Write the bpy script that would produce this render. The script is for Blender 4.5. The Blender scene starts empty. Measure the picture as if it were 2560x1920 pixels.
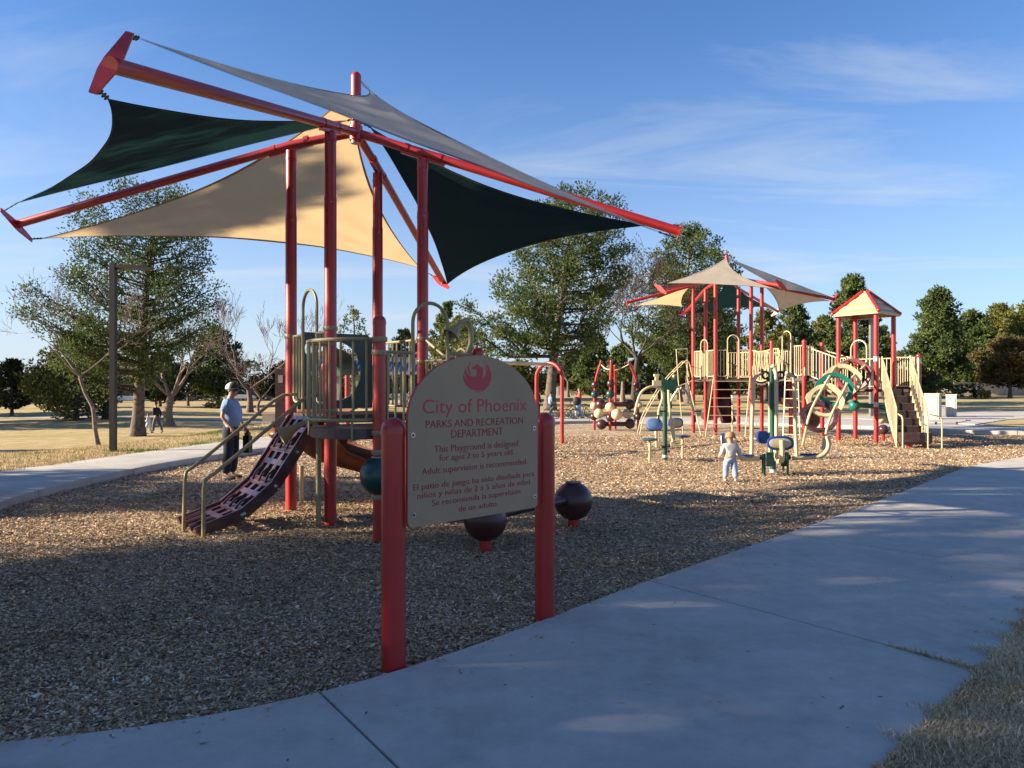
import bpy, math, random
import numpy as np
from mathutils import Vector, Matrix
from mathutils.geometry import delaunay_2d_cdt
random.seed(7); RNG = np.random.default_rng(11)
SC = bpy.context.scene
COL = SC.collection
R = math.radians; PI = math.pi

# ---------------------------------------------------------------- camera
CAM_H, FPX, HOR = 1.6, 1920.0, 970.0
cd = bpy.data.cameras.new('camera'); cam = bpy.data.objects.new('camera', cd); COL.objects.link(cam)
cam.location = (0, 0, CAM_H); cam.rotation_euler = (R(90), 0, 0)
cd.sensor_width = 36; cd.lens = 36 * FPX / 2560; cd.clip_start = 0.1; cd.clip_end = 3000
cd.shift_y = (HOR - 960) / 2560
SC.camera = cam

# ---------------------------------------------------------------- sky, sun, exposure
SUN_EL, SUN_AZ_BEHIND = 20.0, -6.0       # the sun stands at the left (-X), a little on the viewer's side
W = bpy.data.worlds.new('World'); SC.world = W; W.use_nodes = True
nt = W.node_tree; N = nt.nodes; L = nt.links
for n in list(N): N.remove(n)
out = N.new('ShaderNodeOutputWorld'); bg = N.new('ShaderNodeBackground'); bg.inputs[1].default_value = 0.054
sky = N.new('ShaderNodeTexSky'); sky.sky_type = 'NISHITA'; sky.sun_disc = False
sky.sun_elevation = R(SUN_EL); sky.sun_rotation = R(270 + SUN_AZ_BEHIND)
sky.air_density = 1.0; sky.dust_density = 0.4; sky.ozone_density = 3.0; sky.altitude = 350
tc = N.new('ShaderNodeTexCoord'); sep = N.new('ShaderNodeSeparateXYZ'); L.new(tc.outputs['Generated'], sep.inputs[0])
def mth(op, a, b=None, clamp=False):
    n = N.new('ShaderNodeMath'); n.operation = op; n.use_clamp = clamp
    for i, v in enumerate((a, b)):
        if v is None: continue
        if isinstance(v, (int, float)): n.inputs[i].default_value = v
        else: L.new(v, n.inputs[i])
    return n.outputs[0]
zc = mth('ADD', mth('MAXIMUM', sep.outputs[2], 0.0), 0.12)
px_ = mth('DIVIDE', sep.outputs[0], zc); py_ = mth('DIVIDE', sep.outputs[1], zc)
cmb = N.new('ShaderNodeCombineXYZ'); L.new(px_, cmb.inputs[0]); L.new(py_, cmb.inputs[1])
mp = N.new('ShaderNodeMapping'); mp.inputs['Rotation'].default_value = (0, 0, R(-28)); mp.inputs['Scale'].default_value = (0.55, 1.5, 1); mp.inputs['Location'].default_value = (3.3, 1.2, 0)
L.new(cmb.outputs[0], mp.inputs[0])
n1 = N.new('ShaderNodeTexNoise'); n1.inputs['Scale'].default_value = 0.9; n1.inputs['Detail'].default_value = 9; n1.inputs['Roughness'].default_value = 0.62; n1.inputs['Distortion'].default_value = 0.9
L.new(mp.outputs[0], n1.inputs['Vector'])
n2 = N.new('ShaderNodeTexNoise'); n2.inputs['Scale'].default_value = 0.35; n2.inputs['Detail'].default_value = 2
L.new(cmb.outputs[0], n2.inputs['Vector'])
cl = mth('MULTIPLY', mth('SUBTRACT', n1.outputs[0], 0.495), 5.2, True)
cl = mth('MULTIPLY', cl, mth('MULTIPLY', mth('SUBTRACT', n2.outputs[0], 0.40), 5.0, True))
low = mth('SUBTRACT', 1.0, mth('MULTIPLY', sep.outputs[2], 1.7), True)     # wisps thicken towards the horizon
cl = mth('MULTIPLY', cl, mth('ADD', mth('MULTIPLY', low, 0.95), 0.25))
cl = mth('MINIMUM', cl, 0.75)
mx = N.new('ShaderNodeMixRGB'); L.new(cl, mx.inputs[0]); mx.inputs[2].default_value = (4.3, 4.7, 5.15, 1)
wb = N.new('ShaderNodeMixRGB'); wb.blend_type = 'MULTIPLY'; wb.inputs[0].default_value = 1; wb.inputs[2].default_value = (0.71, 0.95, 1.24, 1)     # the camera's daylight white balance
L.new(sky.outputs[0], wb.inputs[1]); L.new(wb.outputs[0], mx.inputs[1]); hz_ = mth('POWER', mth('SUBTRACT', 1.0, mth('MULTIPLY', mth('MAXIMUM', sep.outputs[2], 0.0), 2.15), True), 2.0)
hz_ = mth('MULTIPLY', hz_, mth('ADD', 0.80, mth('MULTIPLY', sep.outputs[0], -0.22)))
mh = N.new('ShaderNodeMixRGB'); L.new(hz_, mh.inputs[0]); L.new(mx.outputs[0], mh.inputs[1]); mh.inputs[2].default_value = (4.3, 4.75, 5.3, 1)      # pale air low over the horizon
L.new(mh.outputs[0], bg.inputs[0]); L.new(bg.outputs[0], out.inputs[0])
sd = bpy.data.lights.new('sun', 'SUN'); sun = bpy.data.objects.new('sun', sd); COL.objects.link(sun)
sd.energy = 5.0; sd.angle = R(0.53); sd.color = (1.0, 0.86, 0.66)
_a, _e = R(SUN_AZ_BEHIND), R(SUN_EL)
SUNDIR = Vector((-math.cos(_a) * math.cos(_e), math.sin(_a) * math.cos(_e), math.sin(_e)))
sun.rotation_euler = SUNDIR.to_track_quat('Z', 'Y').to_euler(); sun.location = (0, 0, 30)
SC.view_settings.view_transform = 'Standard'; SC.view_settings.look = 'None'
SC.view_settings.exposure = 1.65; SC.view_settings.gamma = 1.0; SC.view_settings.use_curve_mapping = False
SC.render.engine = 'CYCLES'
try:
    SC.cycles.max_bounces = 8; SC.cycles.transparent_max_bounces = 8; SC.cycles.sample_clamp_indirect = 6
except Exception: pass

# ---------------------------------------------------------------- helpers
def tag(o, label=None, cat=None, group=None, kind=None):
    if label: o['label'] = label
    if cat: o['category'] = cat
    if group: o['group'] = group
    if kind: o['kind'] = kind
    return o
def thing(name, loc, label, cat, group=None):
    o = bpy.data.objects.new(name, None); COL.objects.link(o); o.location = loc; o.empty_display_size = 0.2
    return tag(o, label, cat, group)
def rootloc(o):
    p = Vector((0, 0, 0))
    while o is not None: p = p + o.location; o = o.parent
    return p
def V(*a): return Vector(a)
def S(t):
    t = max(0.0, min(1.0, t)); return t * t * (3 - 2 * t)
class MB:
    def __init__(s): s.v = []; s.f = []
    def face(s, *pts):
        n = len(s.v); s.v += [tuple(p) for p in pts]; s.f.append(tuple(range(n, n + len(pts))))
    def box(s, c, size, rz=0.0, M=None):
        M = M or (Matrix.Translation(c) @ Matrix.Rotation(rz, 4, 'Z'))
        n = len(s.v); hx, hy, hz = size[0] / 2, size[1] / 2, size[2] / 2
        for x, y, z in ((-1,-1,-1),(1,-1,-1),(1,1,-1),(-1,1,-1),(-1,-1,1),(1,-1,1),(1,1,1),(-1,1,1)):
            s.v.append(tuple(M @ Vector((x * hx, y * hy, z * hz))))
        for q in ((0,3,2,1),(4,5,6,7),(0,1,5,4),(1,2,6,5),(2,3,7,6),(3,0,4,7)): s.f.append(tuple(n + i for i in q))
        return s
    def bar(s, a, b, w, h, up=(0, 0, 1)):
        a, b = Vector(a), Vector(b); d = b - a; ln = d.length; d.normalize()
        u = Vector(up); x = d.cross(u)
        if x.length < 1e-4: x = d.cross(Vector((1, 0, 0)))
        x.normalize(); z = x.cross(d)
        M = Matrix((x, d, z)).transposed().to_4x4(); M.translation = (a + b) / 2
        return s.box(None, (w, ln, h), M=M)
    def tube(s, pts, r, n=8, cap=True, flat=1.0):
        pts = [Vector(p) for p in pts]; m = len(pts)
        rr = r if isinstance(r, (list, tuple)) else [r] * m
        t0 = (pts[1] - pts[0]).normalized(); u = t0.cross(Vector((0, 0, 1)))
        if u.length < 1e-3: u = Vector((1, 0, 0))
        u.normalize(); base = len(s.v)
        for i, p in enumerate(pts):
            if 0 < i < m - 1:
                ta = (pts[i] - pts[i-1]).normalized(); tb = (pts[i+1] - pts[i]).normalized(); t = ta + tb
                if t.length < 1e-6: t = ta
            else: t = (pts[1] - pts[0]) if i == 0 else (pts[-1] - pts[-2])
            t.normalize(); u = u - t * u.dot(t)
            if u.length < 1e-5: u = t.orthogonal()
            u.normalize(); w = t.cross(u)
            for k in range(n):
                a = 2 * PI * k / n; s.v.append(tuple(p + (u * math.cos(a) + w * math.sin(a) * flat) * rr[i]))
        for i in range(m - 1):
            for k in range(n):
                a = base + i * n + k; b = base + i * n + (k + 1) % n
                s.f.append((a, b, b + n, a + n))
        if cap:
            s.f.append(tuple(base + n - 1 - k for k in range(n))); s.f.append(tuple(base + (m - 1) * n + k for k in range(n)))
        return s
    def cyl(s, a, b, r, n=16): return s.tube([a, b], r, n)
    def sphere(s, c, r, n=20, m=12, sq=(1, 1, 1), z0=-1.0):
        c = Vector(c); base = len(s.v); a0 = math.asin(z0)
        for i in range(m + 1):
            a = a0 + (PI / 2 - a0) * i / m
            for k in range(n):
                b = 2 * PI * k / n
                s.v.append((c.x + r * sq[0] * math.cos(a) * math.cos(b), c.y + r * sq[1] * math.cos(a) * math.sin(b), c.z + r * sq[2] * math.sin(a)))
        for i in range(m):
            for k in range(n):
                a = base + i * n + k; b = base + i * n + (k + 1) % n
                s.f.append((a, b, b + n, a + n))
        s.f.append(tuple(base + n - 1 - k for k in range(n)))
        return s
    def lathe(s, c, prof, n=20, M=None):
        base = len(s.v); m = len(prof)
        for r, z in prof:
            for k in range(n):
                a = 2 * PI * k / n; p = Vector((r * math.cos(a), r * math.sin(a), z))
                s.v.append(tuple((M @ p) if M else (Vector(c) + p)))
        for i in range(m - 1):
            for k in range(n):
                a = base + i * n + k; b = base + i * n + (k + 1) % n
                s.f.append((a, b, b + n, a + n))
        return s
    def prism(s, poly, fn, d0, d1):
        """poly: 2D outline; fn(u, v, d) -> world point; extruded from d0 to d1"""
        n = len(poly); b = len(s.v)
        for d in (d0, d1):
            for u, v in poly: s.v.append(tuple(fn(u, v, d)))
        s.f.append(tuple(range(b, b + n))[::-1]); s.f.append(tuple(range(b + n, b + 2 * n)))
        for i in range(n):
            j = (i + 1) % n; s.f.append((b + i, b + j, b + n + j, b + n + i))
        return s
    def build(s, name, mat, parent=None, smooth=True, ang=38, wn=False):
        me = bpy.data.meshes.new(name)
        o0 = rootloc(parent)
        me.from_pydata([(x - o0.x, y - o0.y, z - o0.z) for x, y, z in s.v], [], s.f)
        me.update()
        if smooth:
            me.polygons.foreach_set('use_smooth', [True] * len(me.polygons))
            try: me.set_sharp_from_angle(angle=R(ang))
            except Exception: pass
        if mat: me.materials.append(mat)
        o = bpy.data.objects.new(name, me); COL.objects.link(o); o.parent = parent
        return o
def npmesh(name, verts, faces_flat, nper, mat, parent=None, tint=None, smooth=False):
    """verts (n,3); faces with nper verts each, flat index array; per-vertex 'tint' float"""
    me = bpy.data.meshes.new(name); nv = len(verts); nf = len(faces_flat) // nper
    o0 = rootloc(parent)
    vv = np.asarray(verts, dtype=np.float32) - np.array([o0.x, o0.y, o0.z], dtype=np.float32)
    me.vertices.add(nv); me.vertices.foreach_set('co', vv.ravel())
    me.loops.add(nf * nper); me.loops.foreach_set('vertex_index', np.asarray(faces_flat, dtype=np.int32))
    me.polygons.add(nf); me.polygons.foreach_set('loop_start', np.arange(0, nf * nper, nper, dtype=np.int32))
    try: me.polygons.foreach_set('loop_total', np.full(nf, nper, dtype=np.int32))
    except Exception: pass
    if smooth: me.polygons.foreach_set('use_smooth', np.ones(nf, dtype=bool))
    me.update(calc_edges=True)
    if tint is not None:
        at = me.attributes.new('tint', 'FLOAT', 'POINT'); at.data.foreach_set('value', np.asarray(tint, dtype=np.float32))
    me.materials.append(mat)
    o = bpy.data.objects.new(name, me); COL.objects.link(o); o.parent = parent
    return o
_unit = {}
def unit_rod(n=8):
    if n not in _unit:
        b = MB().tube([(0, 0, 0), (0, 0, 1)], 1.0, n); me = bpy.data.meshes.new('rod'); me.from_pydata(b.v, [], b.f)
        me.polygons.foreach_set('use_smooth', [True] * len(me.polygons)); me.set_sharp_from_angle(angle=R(50)); _unit[n] = me
    return _unit[n]
_rodm = {}
def rod(name, a, b, r, mat, parent, n=8):
    """a straight bar as an object of its own that shares its mesh data"""
    k = (n, mat.name)
    if k not in _rodm:
        me = unit_rod(n).copy(); me.materials.append(mat); _rodm[k] = me
    o = bpy.data.objects.new(name, _rodm[k]); COL.objects.link(o); o.parent = parent
    a, b = Vector(a) - rootloc(parent), Vector(b) - rootloc(parent); d = b - a
    o.matrix_local = Matrix.Translation(a) @ d.to_track_quat('Z', 'Y').to_matrix().to_4x4() @ Matrix.Diagonal((r, r, d.length, 1))
    return o
def crom(pts, sub=6, closed=False):
    P = [Vector(p) for p in pts]; n = len(P); o = []
    rng = range(n) if closed else range(n - 1)
    for i in rng:
        p0 = P[(i - 1) % n] if (closed or i > 0) else P[0] * 2 - P[1]
        p1 = P[i]; p2 = P[(i + 1) % n]; p3 = P[(i + 2) % n] if (closed or i < n - 2) else P[-1] * 2 - P[-2]
        for k in range(sub):
            t = k / sub; o.append(0.5 * ((2 * p1) + (p2 - p0) * t + (2 * p0 - 5 * p1 + 4 * p2 - p3) * t * t + (3 * p1 - p0 - 3 * p2 + p3) * t ** 3))
    if not closed: o.append(P[-1])
    return o
def arc(c, r, a0, a1, n, ux, uz):
    c, ux, uz = Vector(c), Vector(ux), Vector(uz)
    return [c + ux * (r * math.cos(a0 + (a1 - a0) * i / n)) + uz * (r * math.sin(a0 + (a1 - a0) * i / n)) for i in range(n + 1)]

# ---------------------------------------------------------------- materials
MATS = {}
def mat(name, col, rough=0.5, var=0.12, scale=6.0, bump=0.0, bscale=60.0, metal=0.0, col2=None, spec=None, tr=0.0, coat=0.0, detail=4):
    if name in MATS: return MATS[name]
    m = bpy.data.materials.new(name); m.use_nodes = True; t = m.node_tree; b = t.nodes['Principled BSDF']
    tco = t.nodes.new('ShaderNodeTexCoord'); nz = t.nodes.new('ShaderNodeTexNoise'); nz.inputs['Scale'].default_value = scale; nz.inputs['Detail'].default_value = detail
    t.links.new(tco.outputs['Object'], nz.inputs['Vector'])
    rp = t.nodes.new('ShaderNodeMapRange'); rp.inputs['From Min'].default_value = 0.3; rp.inputs['From Max'].default_value = 0.7
    t.links.new(nz.outputs[0], rp.inputs['Value'])
    mxn = t.nodes.new('ShaderNodeMixRGB'); c2 = col2 or tuple(max(0, c * (1 - var * 1.6)) for c in col)
    mxn.inputs[1].default_value = (*c2, 1); mxn.inputs[2].default_value = (*[min(1, c * (1 + var * 0.6)) for c in col], 1)
    t.links.new(rp.outputs[0], mxn.inputs[0]); t.links.new(mxn.outputs[0], b.inputs['Base Color'])
    rr = t.nodes.new('ShaderNodeMapRange'); rr.inputs['To Min'].default_value = max(0.05, rough - 0.08); rr.inputs['To Max'].default_value = min(1, rough + 0.1)
    t.links.new(nz.outputs[0], rr.inputs['Value']); t.links.new(rr.outputs[0], b.inputs['Roughness'])
    b.inputs['Metallic'].default_value = metal
    if spec is not None: b.inputs['Specular IOR Level'].default_value = spec
    if coat: b.inputs['Coat Weight'].default_value = coat; b.inputs['Coat Roughness'].default_value = 0.15
    if bump:
        nb = t.nodes.new('ShaderNodeTexNoise'); nb.inputs['Scale'].default_value = bscale; nb.inputs['Detail'].default_value = 5
        t.links.new(tco.outputs['Object'], nb.inputs['Vector'])
        bp = t.nodes.new('ShaderNodeBump'); bp.inputs['Strength'].default_value = bump; bp.inputs['Distance'].default_value = 0.01
        t.links.new(nb.outputs[0], bp.inputs['Height']); t.links.new(bp.outputs[0], b.inputs['Normal'])
    if tr:
        o = t.nodes['Material Output']; tl = t.nodes.new('ShaderNodeBsdfTranslucent'); t.links.new(mxn.outputs[0], tl.inputs[0])
        ms = t.nodes.new('ShaderNodeMixShader'); ms.inputs[0].default_value = tr
        t.links.new(b.outputs[0], ms.inputs[1]); t.links.new(tl.outputs[0], ms.inputs[2]); t.links.new(ms.outputs[0], o.inputs[0])
    MATS[name] = m; return m
def tintmat(name, stops, rough=0.8, tr=0.0, spec=0.2, patch=None):
    """colour ramp driven by the per-vertex 'tint' attribute"""
    if name in MATS: return MATS[name]
    m = bpy.data.materials.new(name); m.use_nodes = True; t = m.node_tree; b = t.nodes['Principled BSDF']
    at = t.nodes.new('ShaderNodeAttribute'); at.attribute_name = 'tint'
    cr = t.nodes.new('ShaderNodeValToRGB'); e = cr.color_ramp.elements
    e[0].position = stops[0][0]; e[0].color = (*stops[0][1], 1); e[1].position = stops[-1][0]; e[1].color = (*stops[-1][1], 1)
    for p, c in stops[1:-1]:
        x = e.new(p); x.color = (*c, 1)
    t.links.new(at.outputs['Fac'], cr.inputs[0]); t.links.new(cr.outputs[0], b.inputs['Base Color'])
    b.inputs['Roughness'].default_value = rough; b.inputs['Specular IOR Level'].default_value = spec
    if tr:
        o = t.nodes['Material Output']; tl = t.nodes.new('ShaderNodeBsdfTranslucent'); t.links.new(cr.outputs[0], tl.inputs[0])
        ms = t.nodes.new('ShaderNodeMixShader'); ms.inputs[0].default_value = tr
        t.links.new(b.outputs[0], ms.inputs[1]); t.links.new(tl.outputs[0], ms.inputs[2]); t.links.new(ms.outputs[0], o.inputs[0])
    MATS[name] = m; return m
RED = mat('red_powder_coat', (0.385, 0.017, 0.015), 0.40, 0.10, 3.0, 0.12, 90, coat=0.25)
KHAKI = mat('khaki_powder_coat', (0.27, 0.22, 0.115), 0.4, 0.12, 4.0, 0.1, 80)
CREAM = mat('cream_powder_coat', (0.53, 0.435, 0.255), 0.38, 0.10, 4.0, 0.1, 80)
BROWN = mat('brown_plastic', (0.060, 0.018, 0.018), 0.36, 0.25, 5.0, 0.15, 60)
BRLT = mat('worn_brown_plastic', (0.058, 0.026, 0.030), 0.24, 0.45, 9.0, 0.25, 30, col2=(0.034, 0.015, 0.018))
DGREEN = mat('dark_green_plastic', (0.010, 0.055, 0.045), 0.38, 0.15, 5.0, 0.1, 60)
GPOST = mat('green_powder_coat', (0.008, 0.060, 0.035), 0.35, 0.1, 5.0)
BALLC = mat('cream_plastic', (0.62, 0.50, 0.31), 0.45, 0.1, 4.0)
BLUE = mat('blue_plastic', (0.012, 0.045, 0.22), 0.3, 0.1, 6.0)
BLACK = mat('black_steel', (0.012, 0.012, 0.013), 0.45, 0.2, 6.0)
STEEL = mat('galvanised_steel', (0.55, 0.55, 0.54), 0.35, 0.2, 20, metal=0.9)
DECKM = mat('brown_deck_coating', (0.075, 0.042, 0.038), 0.7, 0.25, 14, 0.3, 120)
BARK = mat('grey_brown_bark', (0.125, 0.092, 0.072), 0.9, 0.5, 5.0, 1.0, 14, col2=(0.04, 0.03, 0.025))
LIMB = mat('dark_limb_bark', (0.055, 0.040, 0.030), 0.9, 0.4, 5.0, 0.5, 20)
PALEBARK = mat('pale_bark', (0.20, 0.145, 0.115), 0.85, 0.35, 7.0, 0.6, 25)
TWIG = mat('bare_twigs', (0.15, 0.10, 0.085), 0.85, 0.3, 8.0)
PINE = tintmat('pine_needles', [(0, (0.026, 0.045, 0.018)), (0.4, (0.072, 0.112, 0.036)), (0.75, (0.16, 0.20, 0.060)), (1, (0.28, 0.28, 0.11))], 0.5, 0.38)
PINE2 = tintmat('yellow_green_needles', [(0, (0.050, 0.062, 0.018)), (0.4, (0.135, 0.150, 0.036)), (1, (0.34, 0.30, 0.085))], 0.5, 0.38)
PINE3 = tintmat('dark_foliage', [(0, (0.016, 0.026, 0.012)), (0.6, (0.046, 0.062, 0.025)), (1, (0.10, 0.115, 0.045))], 0.6, 0.2)
OLIVE = tintmat('olive_foliage', [(0, (0.07, 0.055, 0.02)), (0.6, (0.12, 0.095, 0.035)), (1, (0.20, 0.16, 0.06))], 0.65, 0.3)
# ---------------------------------------------------------------- ground shape
RING = [((-5.0,3.15),(-5.6,.9)),((-3.0,3.27),(-2.6,.75)),((-1.0,3.98),(.24,2.1)),((1.11,6.28),(2.6,4.28)),((2.95,8.3),(4.6,6.45)),
 ((4.78,10.35),(6.9,8.6)),((6.9,12.8),(9.3,11)),((9.1,15.3),(12,13.7)),((11.75,17.6),(14.9,16.1)),((15,19.8),(18,18.3)),((19,21.7),(21.5,20)),
 ((23,23.2),(26,21.6)),((25,24.6),(31,25)),((22,25.4),(25,29)),((17.3,26.3),(19,28.7)),((15.2,28),(18.7,30.9)),((13.7,30.2),(16.5,37)),
 ((10.5,33),(12.5,38.6)),((7,34.3),(8,39)),((3.5,34.8),(4,39.3)),((0.5,33),(.8,38)),((-2,29.8),(-2.6,34.2)),((-4.0,26.4),(-5.2,30)),
 ((-5,23.4),(-6.9,25.6)),((-5.8,20.3),(-7.9,21.9)),((-6.6,17.3),(-8.5,18.4)),((-7.0,14.2),(-8.9,15.2)),((-6.9,11.2),(-9.4,12)),((-6.3,8.3),(-9.5,8.8)),((-5.9,5.6),(-9,4.6))]
SUB = 8
INNER = [V(p.x, p.y) for p in crom([V(*a, 0) for a, b in RING], SUB, True)]
OUTER = [V(p.x, p.y) for p in crom([V(*b, 0) for a, b in RING], SUB, True)]
def hz(x, y):      # top of the concrete: flush near the sign, a kerb at the left and at the back
    a = max(S((y - 4 - 1.2 * (x + 6)) / 8), S((y - 20) / 4))
    return 0.035 + 0.085 * a
def zg(x, y):      # top of the lawn
    z = hz(x, y) - 0.015
    xb = -9.2 - max(0, y - 20) * 0.05
    u = S((xb - x) / 5.5); v = S((y - 11) / 27.0) * (1 - 0.40 * S((y - 55) / 40.0))
    z -= 1.15 * u * v
    z += (0.10 * math.sin(x * .21 + y * .13) + 0.07 * math.sin(x * .09 - y * .27 + 1)) * S((abs(y - 20) + max(0, -x - 10) - 20) / 12)
    if y > 60: z += 0.35 * S((y - 60) / 60) * S((x + 0.1 * y) / 20)
    return z
def at(px, Y, py=None, z=None):
    """a point from its depth and its direction"""
    X = (px - 1280) / FPX * Y
    return V(X, Y, (CAM_H - (py - HOR) / FPX * Y) if z is None else z)
def G(px, py):
    """where the line of sight meets the lawn"""
    y = 4.0
    while y < 400:
        p = at(px, y, py)
        if p.z <= zg(p.x, p.y): return V(p.x, p.y, zg(p.x, p.y))
        y += 0.05 + y * 0.002
    return at(px, 150, z=zg((px - 1280) / FPX * 150, 150))

# lawn with the concrete ring's outline cut out of it
def make_lawn():
    pts = [Vector((p.x, p.y)) for p in OUTER]; n = len(pts)
    edges = [(i, (i + 1) % n) for i in range(n)]
    k = len(pts); bb = [(-260, -40), (260, -40), (260, 420), (-260, 420)]
    pts += [Vector(p) for p in bb]; edges += [(k, k+1), (k+1, k+2), (k+2, k+3), (k+3, k)]
    def grid(x0, x1, y0, y1, st):
        x = x0
        while x <= x1:
            y = y0
            while y <= y1:
                pts.append(Vector((x + RNG.uniform(-.2, .2) * st, y + RNG.uniform(-.2, .2) * st))); y += st
            x += st
    grid(-60, 60, -8, 100, 2.2); grid(-230, 230, 102, 400, 16); grid(-230, -64, -30, 100, 14); grid(64, 230, -30, 100, 14)
    r = delaunay_2d_cdt(pts, edges, [], 0, 1e-5)
    vs, fs = r[0], r[2]
    poly = np.array([(p.x, p.y) for p in OUTER])
    def inside(x, y):
        c = False; j = len(poly) - 1
        for i in range(len(poly)):
            if (poly[i][1] > y) != (poly[j][1] > y) and x < (poly[j][0] - poly[i][0]) * (y - poly[i][1]) / (poly[j][1] - poly[i][1]) + poly[i][0]: c = not c
            j = i
        return c
    keep = []
    for f in fs:
        cx = sum(vs[i].x for i in f) / len(f); cy = sum(vs[i].y for i in f) / len(f)
        if -12 < cx < 33 and 0 < cy < 41 and inside(cx, cy): continue
        keep.append(tuple(f) if (vs[f[1]] - vs[f[0]]).cross(vs[f[2]] - vs[f[0]]) > 0 else tuple(f)[::-1])
    me = bpy.data.meshes.new('lawn'); me.from_pydata([(p.x, p.y, zg(p.x, p.y)) for p in vs], [], keep)
    me.polygons.foreach_set('use_smooth', [True] * len(me.polygons)); me.update()
    m = bpy.data.materials.new('dormant_grass'); m.use_nodes = True; t = m.node_tree; nn = t.nodes; lk = t.links; b = nn['Principled BSDF']
    tco = nn.new('ShaderNodeTexCoord')
    def noise(sc, de, ro=0.5, vec=None):
        q = nn.new('ShaderNodeTexNoise'); q.inputs['Scale'].default_value = sc; q.inputs['Detail'].default_value = de; q.inputs['Roughness'].default_value = ro
        lk.new(vec or tco.outputs['Object'], q.inputs['Vector']); return q.outputs[0]
    def ramp(v, *st):
        c = nn.new('ShaderNodeValToRGB'); e = c.color_ramp.elements
        e[0].position, e[0].color = st[0][0], (*st[0][1], 1); e[1].position, e[1].color = st[-1][0], (*st[-1][1], 1)
        for p, cc in st[1:-1]: x = e.new(p); x.color = (*cc, 1)
        lk.new(v, c.inputs[0]); return c.outputs[0]
    mpp = nn.new('ShaderNodeMapping'); mpp.inputs['Scale'].default_value = (0.35, 1.2, 1); lk.new(tco.outputs['Object'], mpp.inputs[0])
    tan = ramp(noise(1.3, 8, .7), (.3, (0.29, 0.215, 0.105)), (.5, (0.41, 0.31, 0.16)), (.7, (0.52, 0.40, 0.225)))
    grn = ramp(noise(5, 6, .7), (.3, (0.14, 0.18, 0.03)), (.7, (0.28, 0.29, 0.07)))
    pm = ramp(noise(.16, 7, .62, mpp.outputs[0]), (.53, (0, 0, 0)), (.70, (.75, .75, .75)))
    mxx = nn.new('ShaderNodeMixRGB'); lk.new(pm, mxx.inputs[0]); lk.new(tan, mxx.inputs[1]); lk.new(grn, mxx.inputs[2])
    lk.new(mxx.outputs[0], b.inputs['Base Color']); b.inputs['Roughness'].default_value = 0.95; b.inputs['Specular IOR Level'].default_value = 0.1
    bp = nn.new('ShaderNodeBump'); bp.inputs['Strength'].default_value = 0.6; bp.inputs['Distance'].default_value = 0.03
    lk.new(noise(22, 8, .75), bp.inputs['Height']); lk.new(bp.outputs[0], b.inputs['Normal'])
    me.materials.append(m); MATS['lawn'] = m
    o = bpy.data.objects.new('lawn', me); COL.objects.link(o); tag(o, kind='structure')
make_lawn()

# concrete
def concrete(name, c0, c1, c2):
    m = bpy.data.materials.new(name); m.use_nodes = True; t = m.node_tree; nn = t.nodes; lk = t.links; b = nn['Principled BSDF']
    geo = nn.new('ShaderNodeNewGeometry'); oi = nn.new('ShaderNodeObjectInfo')
    def noise(sc, de, ro=0.5):
        q = nn.new('ShaderNodeTexNoise'); q.inputs['Scale'].default_value = sc; q.inputs['Detail'].default_value = de; q.inputs['Roughness'].default_value = ro
        lk.new(geo.outputs['Position'], q.inputs['Vector']); return q.outputs[0]
    def M(op, a, c):
        q = nn.new('ShaderNodeMath'); q.operation = op
        for i, v in enumerate((a, c)):
            if isinstance(v, (int, float)): q.inputs[i].default_value = v
            else: lk.new(v, q.inputs[i])
        return q.outputs[0]
    f = M('ADD', M('MULTIPLY', noise(.8, 5, .6), .5), M('ADD', M('MULTIPLY', noise(9, 6, .65), .3), M('MULTIPLY', noise(120, 3, .6), .2)))
    f = M('ADD', f, M('MULTIPLY', M('SUBTRACT', oi.outputs['Random'], .5), .05))
    c = nn.new('ShaderNodeValToRGB'); e = c.color_ramp.elements
    e[0].position, e[0].color = .36, (*c0, 1); e[1].position, e[1].color = .64, (*c2, 1); x = e.new(.5); x.color = (*c1, 1)
    lk.new(f, c.inputs[0])
    vo = nn.new('ShaderNodeTexVoronoi'); vo.inputs['Scale'].default_value = 2.3; lk.new(geo.outputs['Position'], vo.inputs['Vector'])   # small dark spots
    sp = nn.new('ShaderNodeMapRange'); sp.inputs['From Min'].default_value = 0.02; sp.inputs['From Max'].default_value = 0.035; sp.inputs['To Min'].default_value = 0.35; sp.inputs['To Max'].default_value = 1
    lk.new(vo.outputs['Distance'], sp.inputs['Value'])
    mm = nn.new('ShaderNodeMixRGB'); mm.blend_type = 'MULTIPLY'; mm.inputs[0].default_value = 1; lk.new(c.outputs[0], mm.inputs[1]); lk.new(sp.outputs[0], mm.inputs[2])
    st = nn.new('ShaderNodeMapRange'); st.inputs['From Min'].default_value = .35; st.inputs['From Max'].default_value = .62; st.inputs['To Min'].default_value = .86; st.inputs['To Max'].default_value = 1.05
    lk.new(noise(2.4, 10, .72), st.inputs['Value']); m2 = nn.new('ShaderNodeMixRGB'); m2.blend_type = 'MULTIPLY'; m2.inputs[0].default_value = 1; lk.new(mm.outputs[0], m2.inputs[1]); lk.new(st.outputs[0], m2.inputs[2]); mm = m2
    lk.new(mm.outputs[0], b.inputs['Base Color']); b.inputs['Roughness'].default_value = 0.82; b.inputs['Specular IOR Level'].default_value = 0.3
    bp = nn.new('ShaderNodeBump'); bp.inputs['Strength'].default_value = 0.25; bp.inputs['Distance'].default_value = 0.004
    lk.new(noise(260, 4, .7), bp.inputs['Height']); lk.new(bp.outputs[0], b.inputs['Normal'])
    MATS[name] = m; return m
CONC = concrete('broom_finished_concrete', (0.36, 0.328, 0.29), (0.43, 0.395, 0.355), (0.50, 0.46, 0.415))
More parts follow.
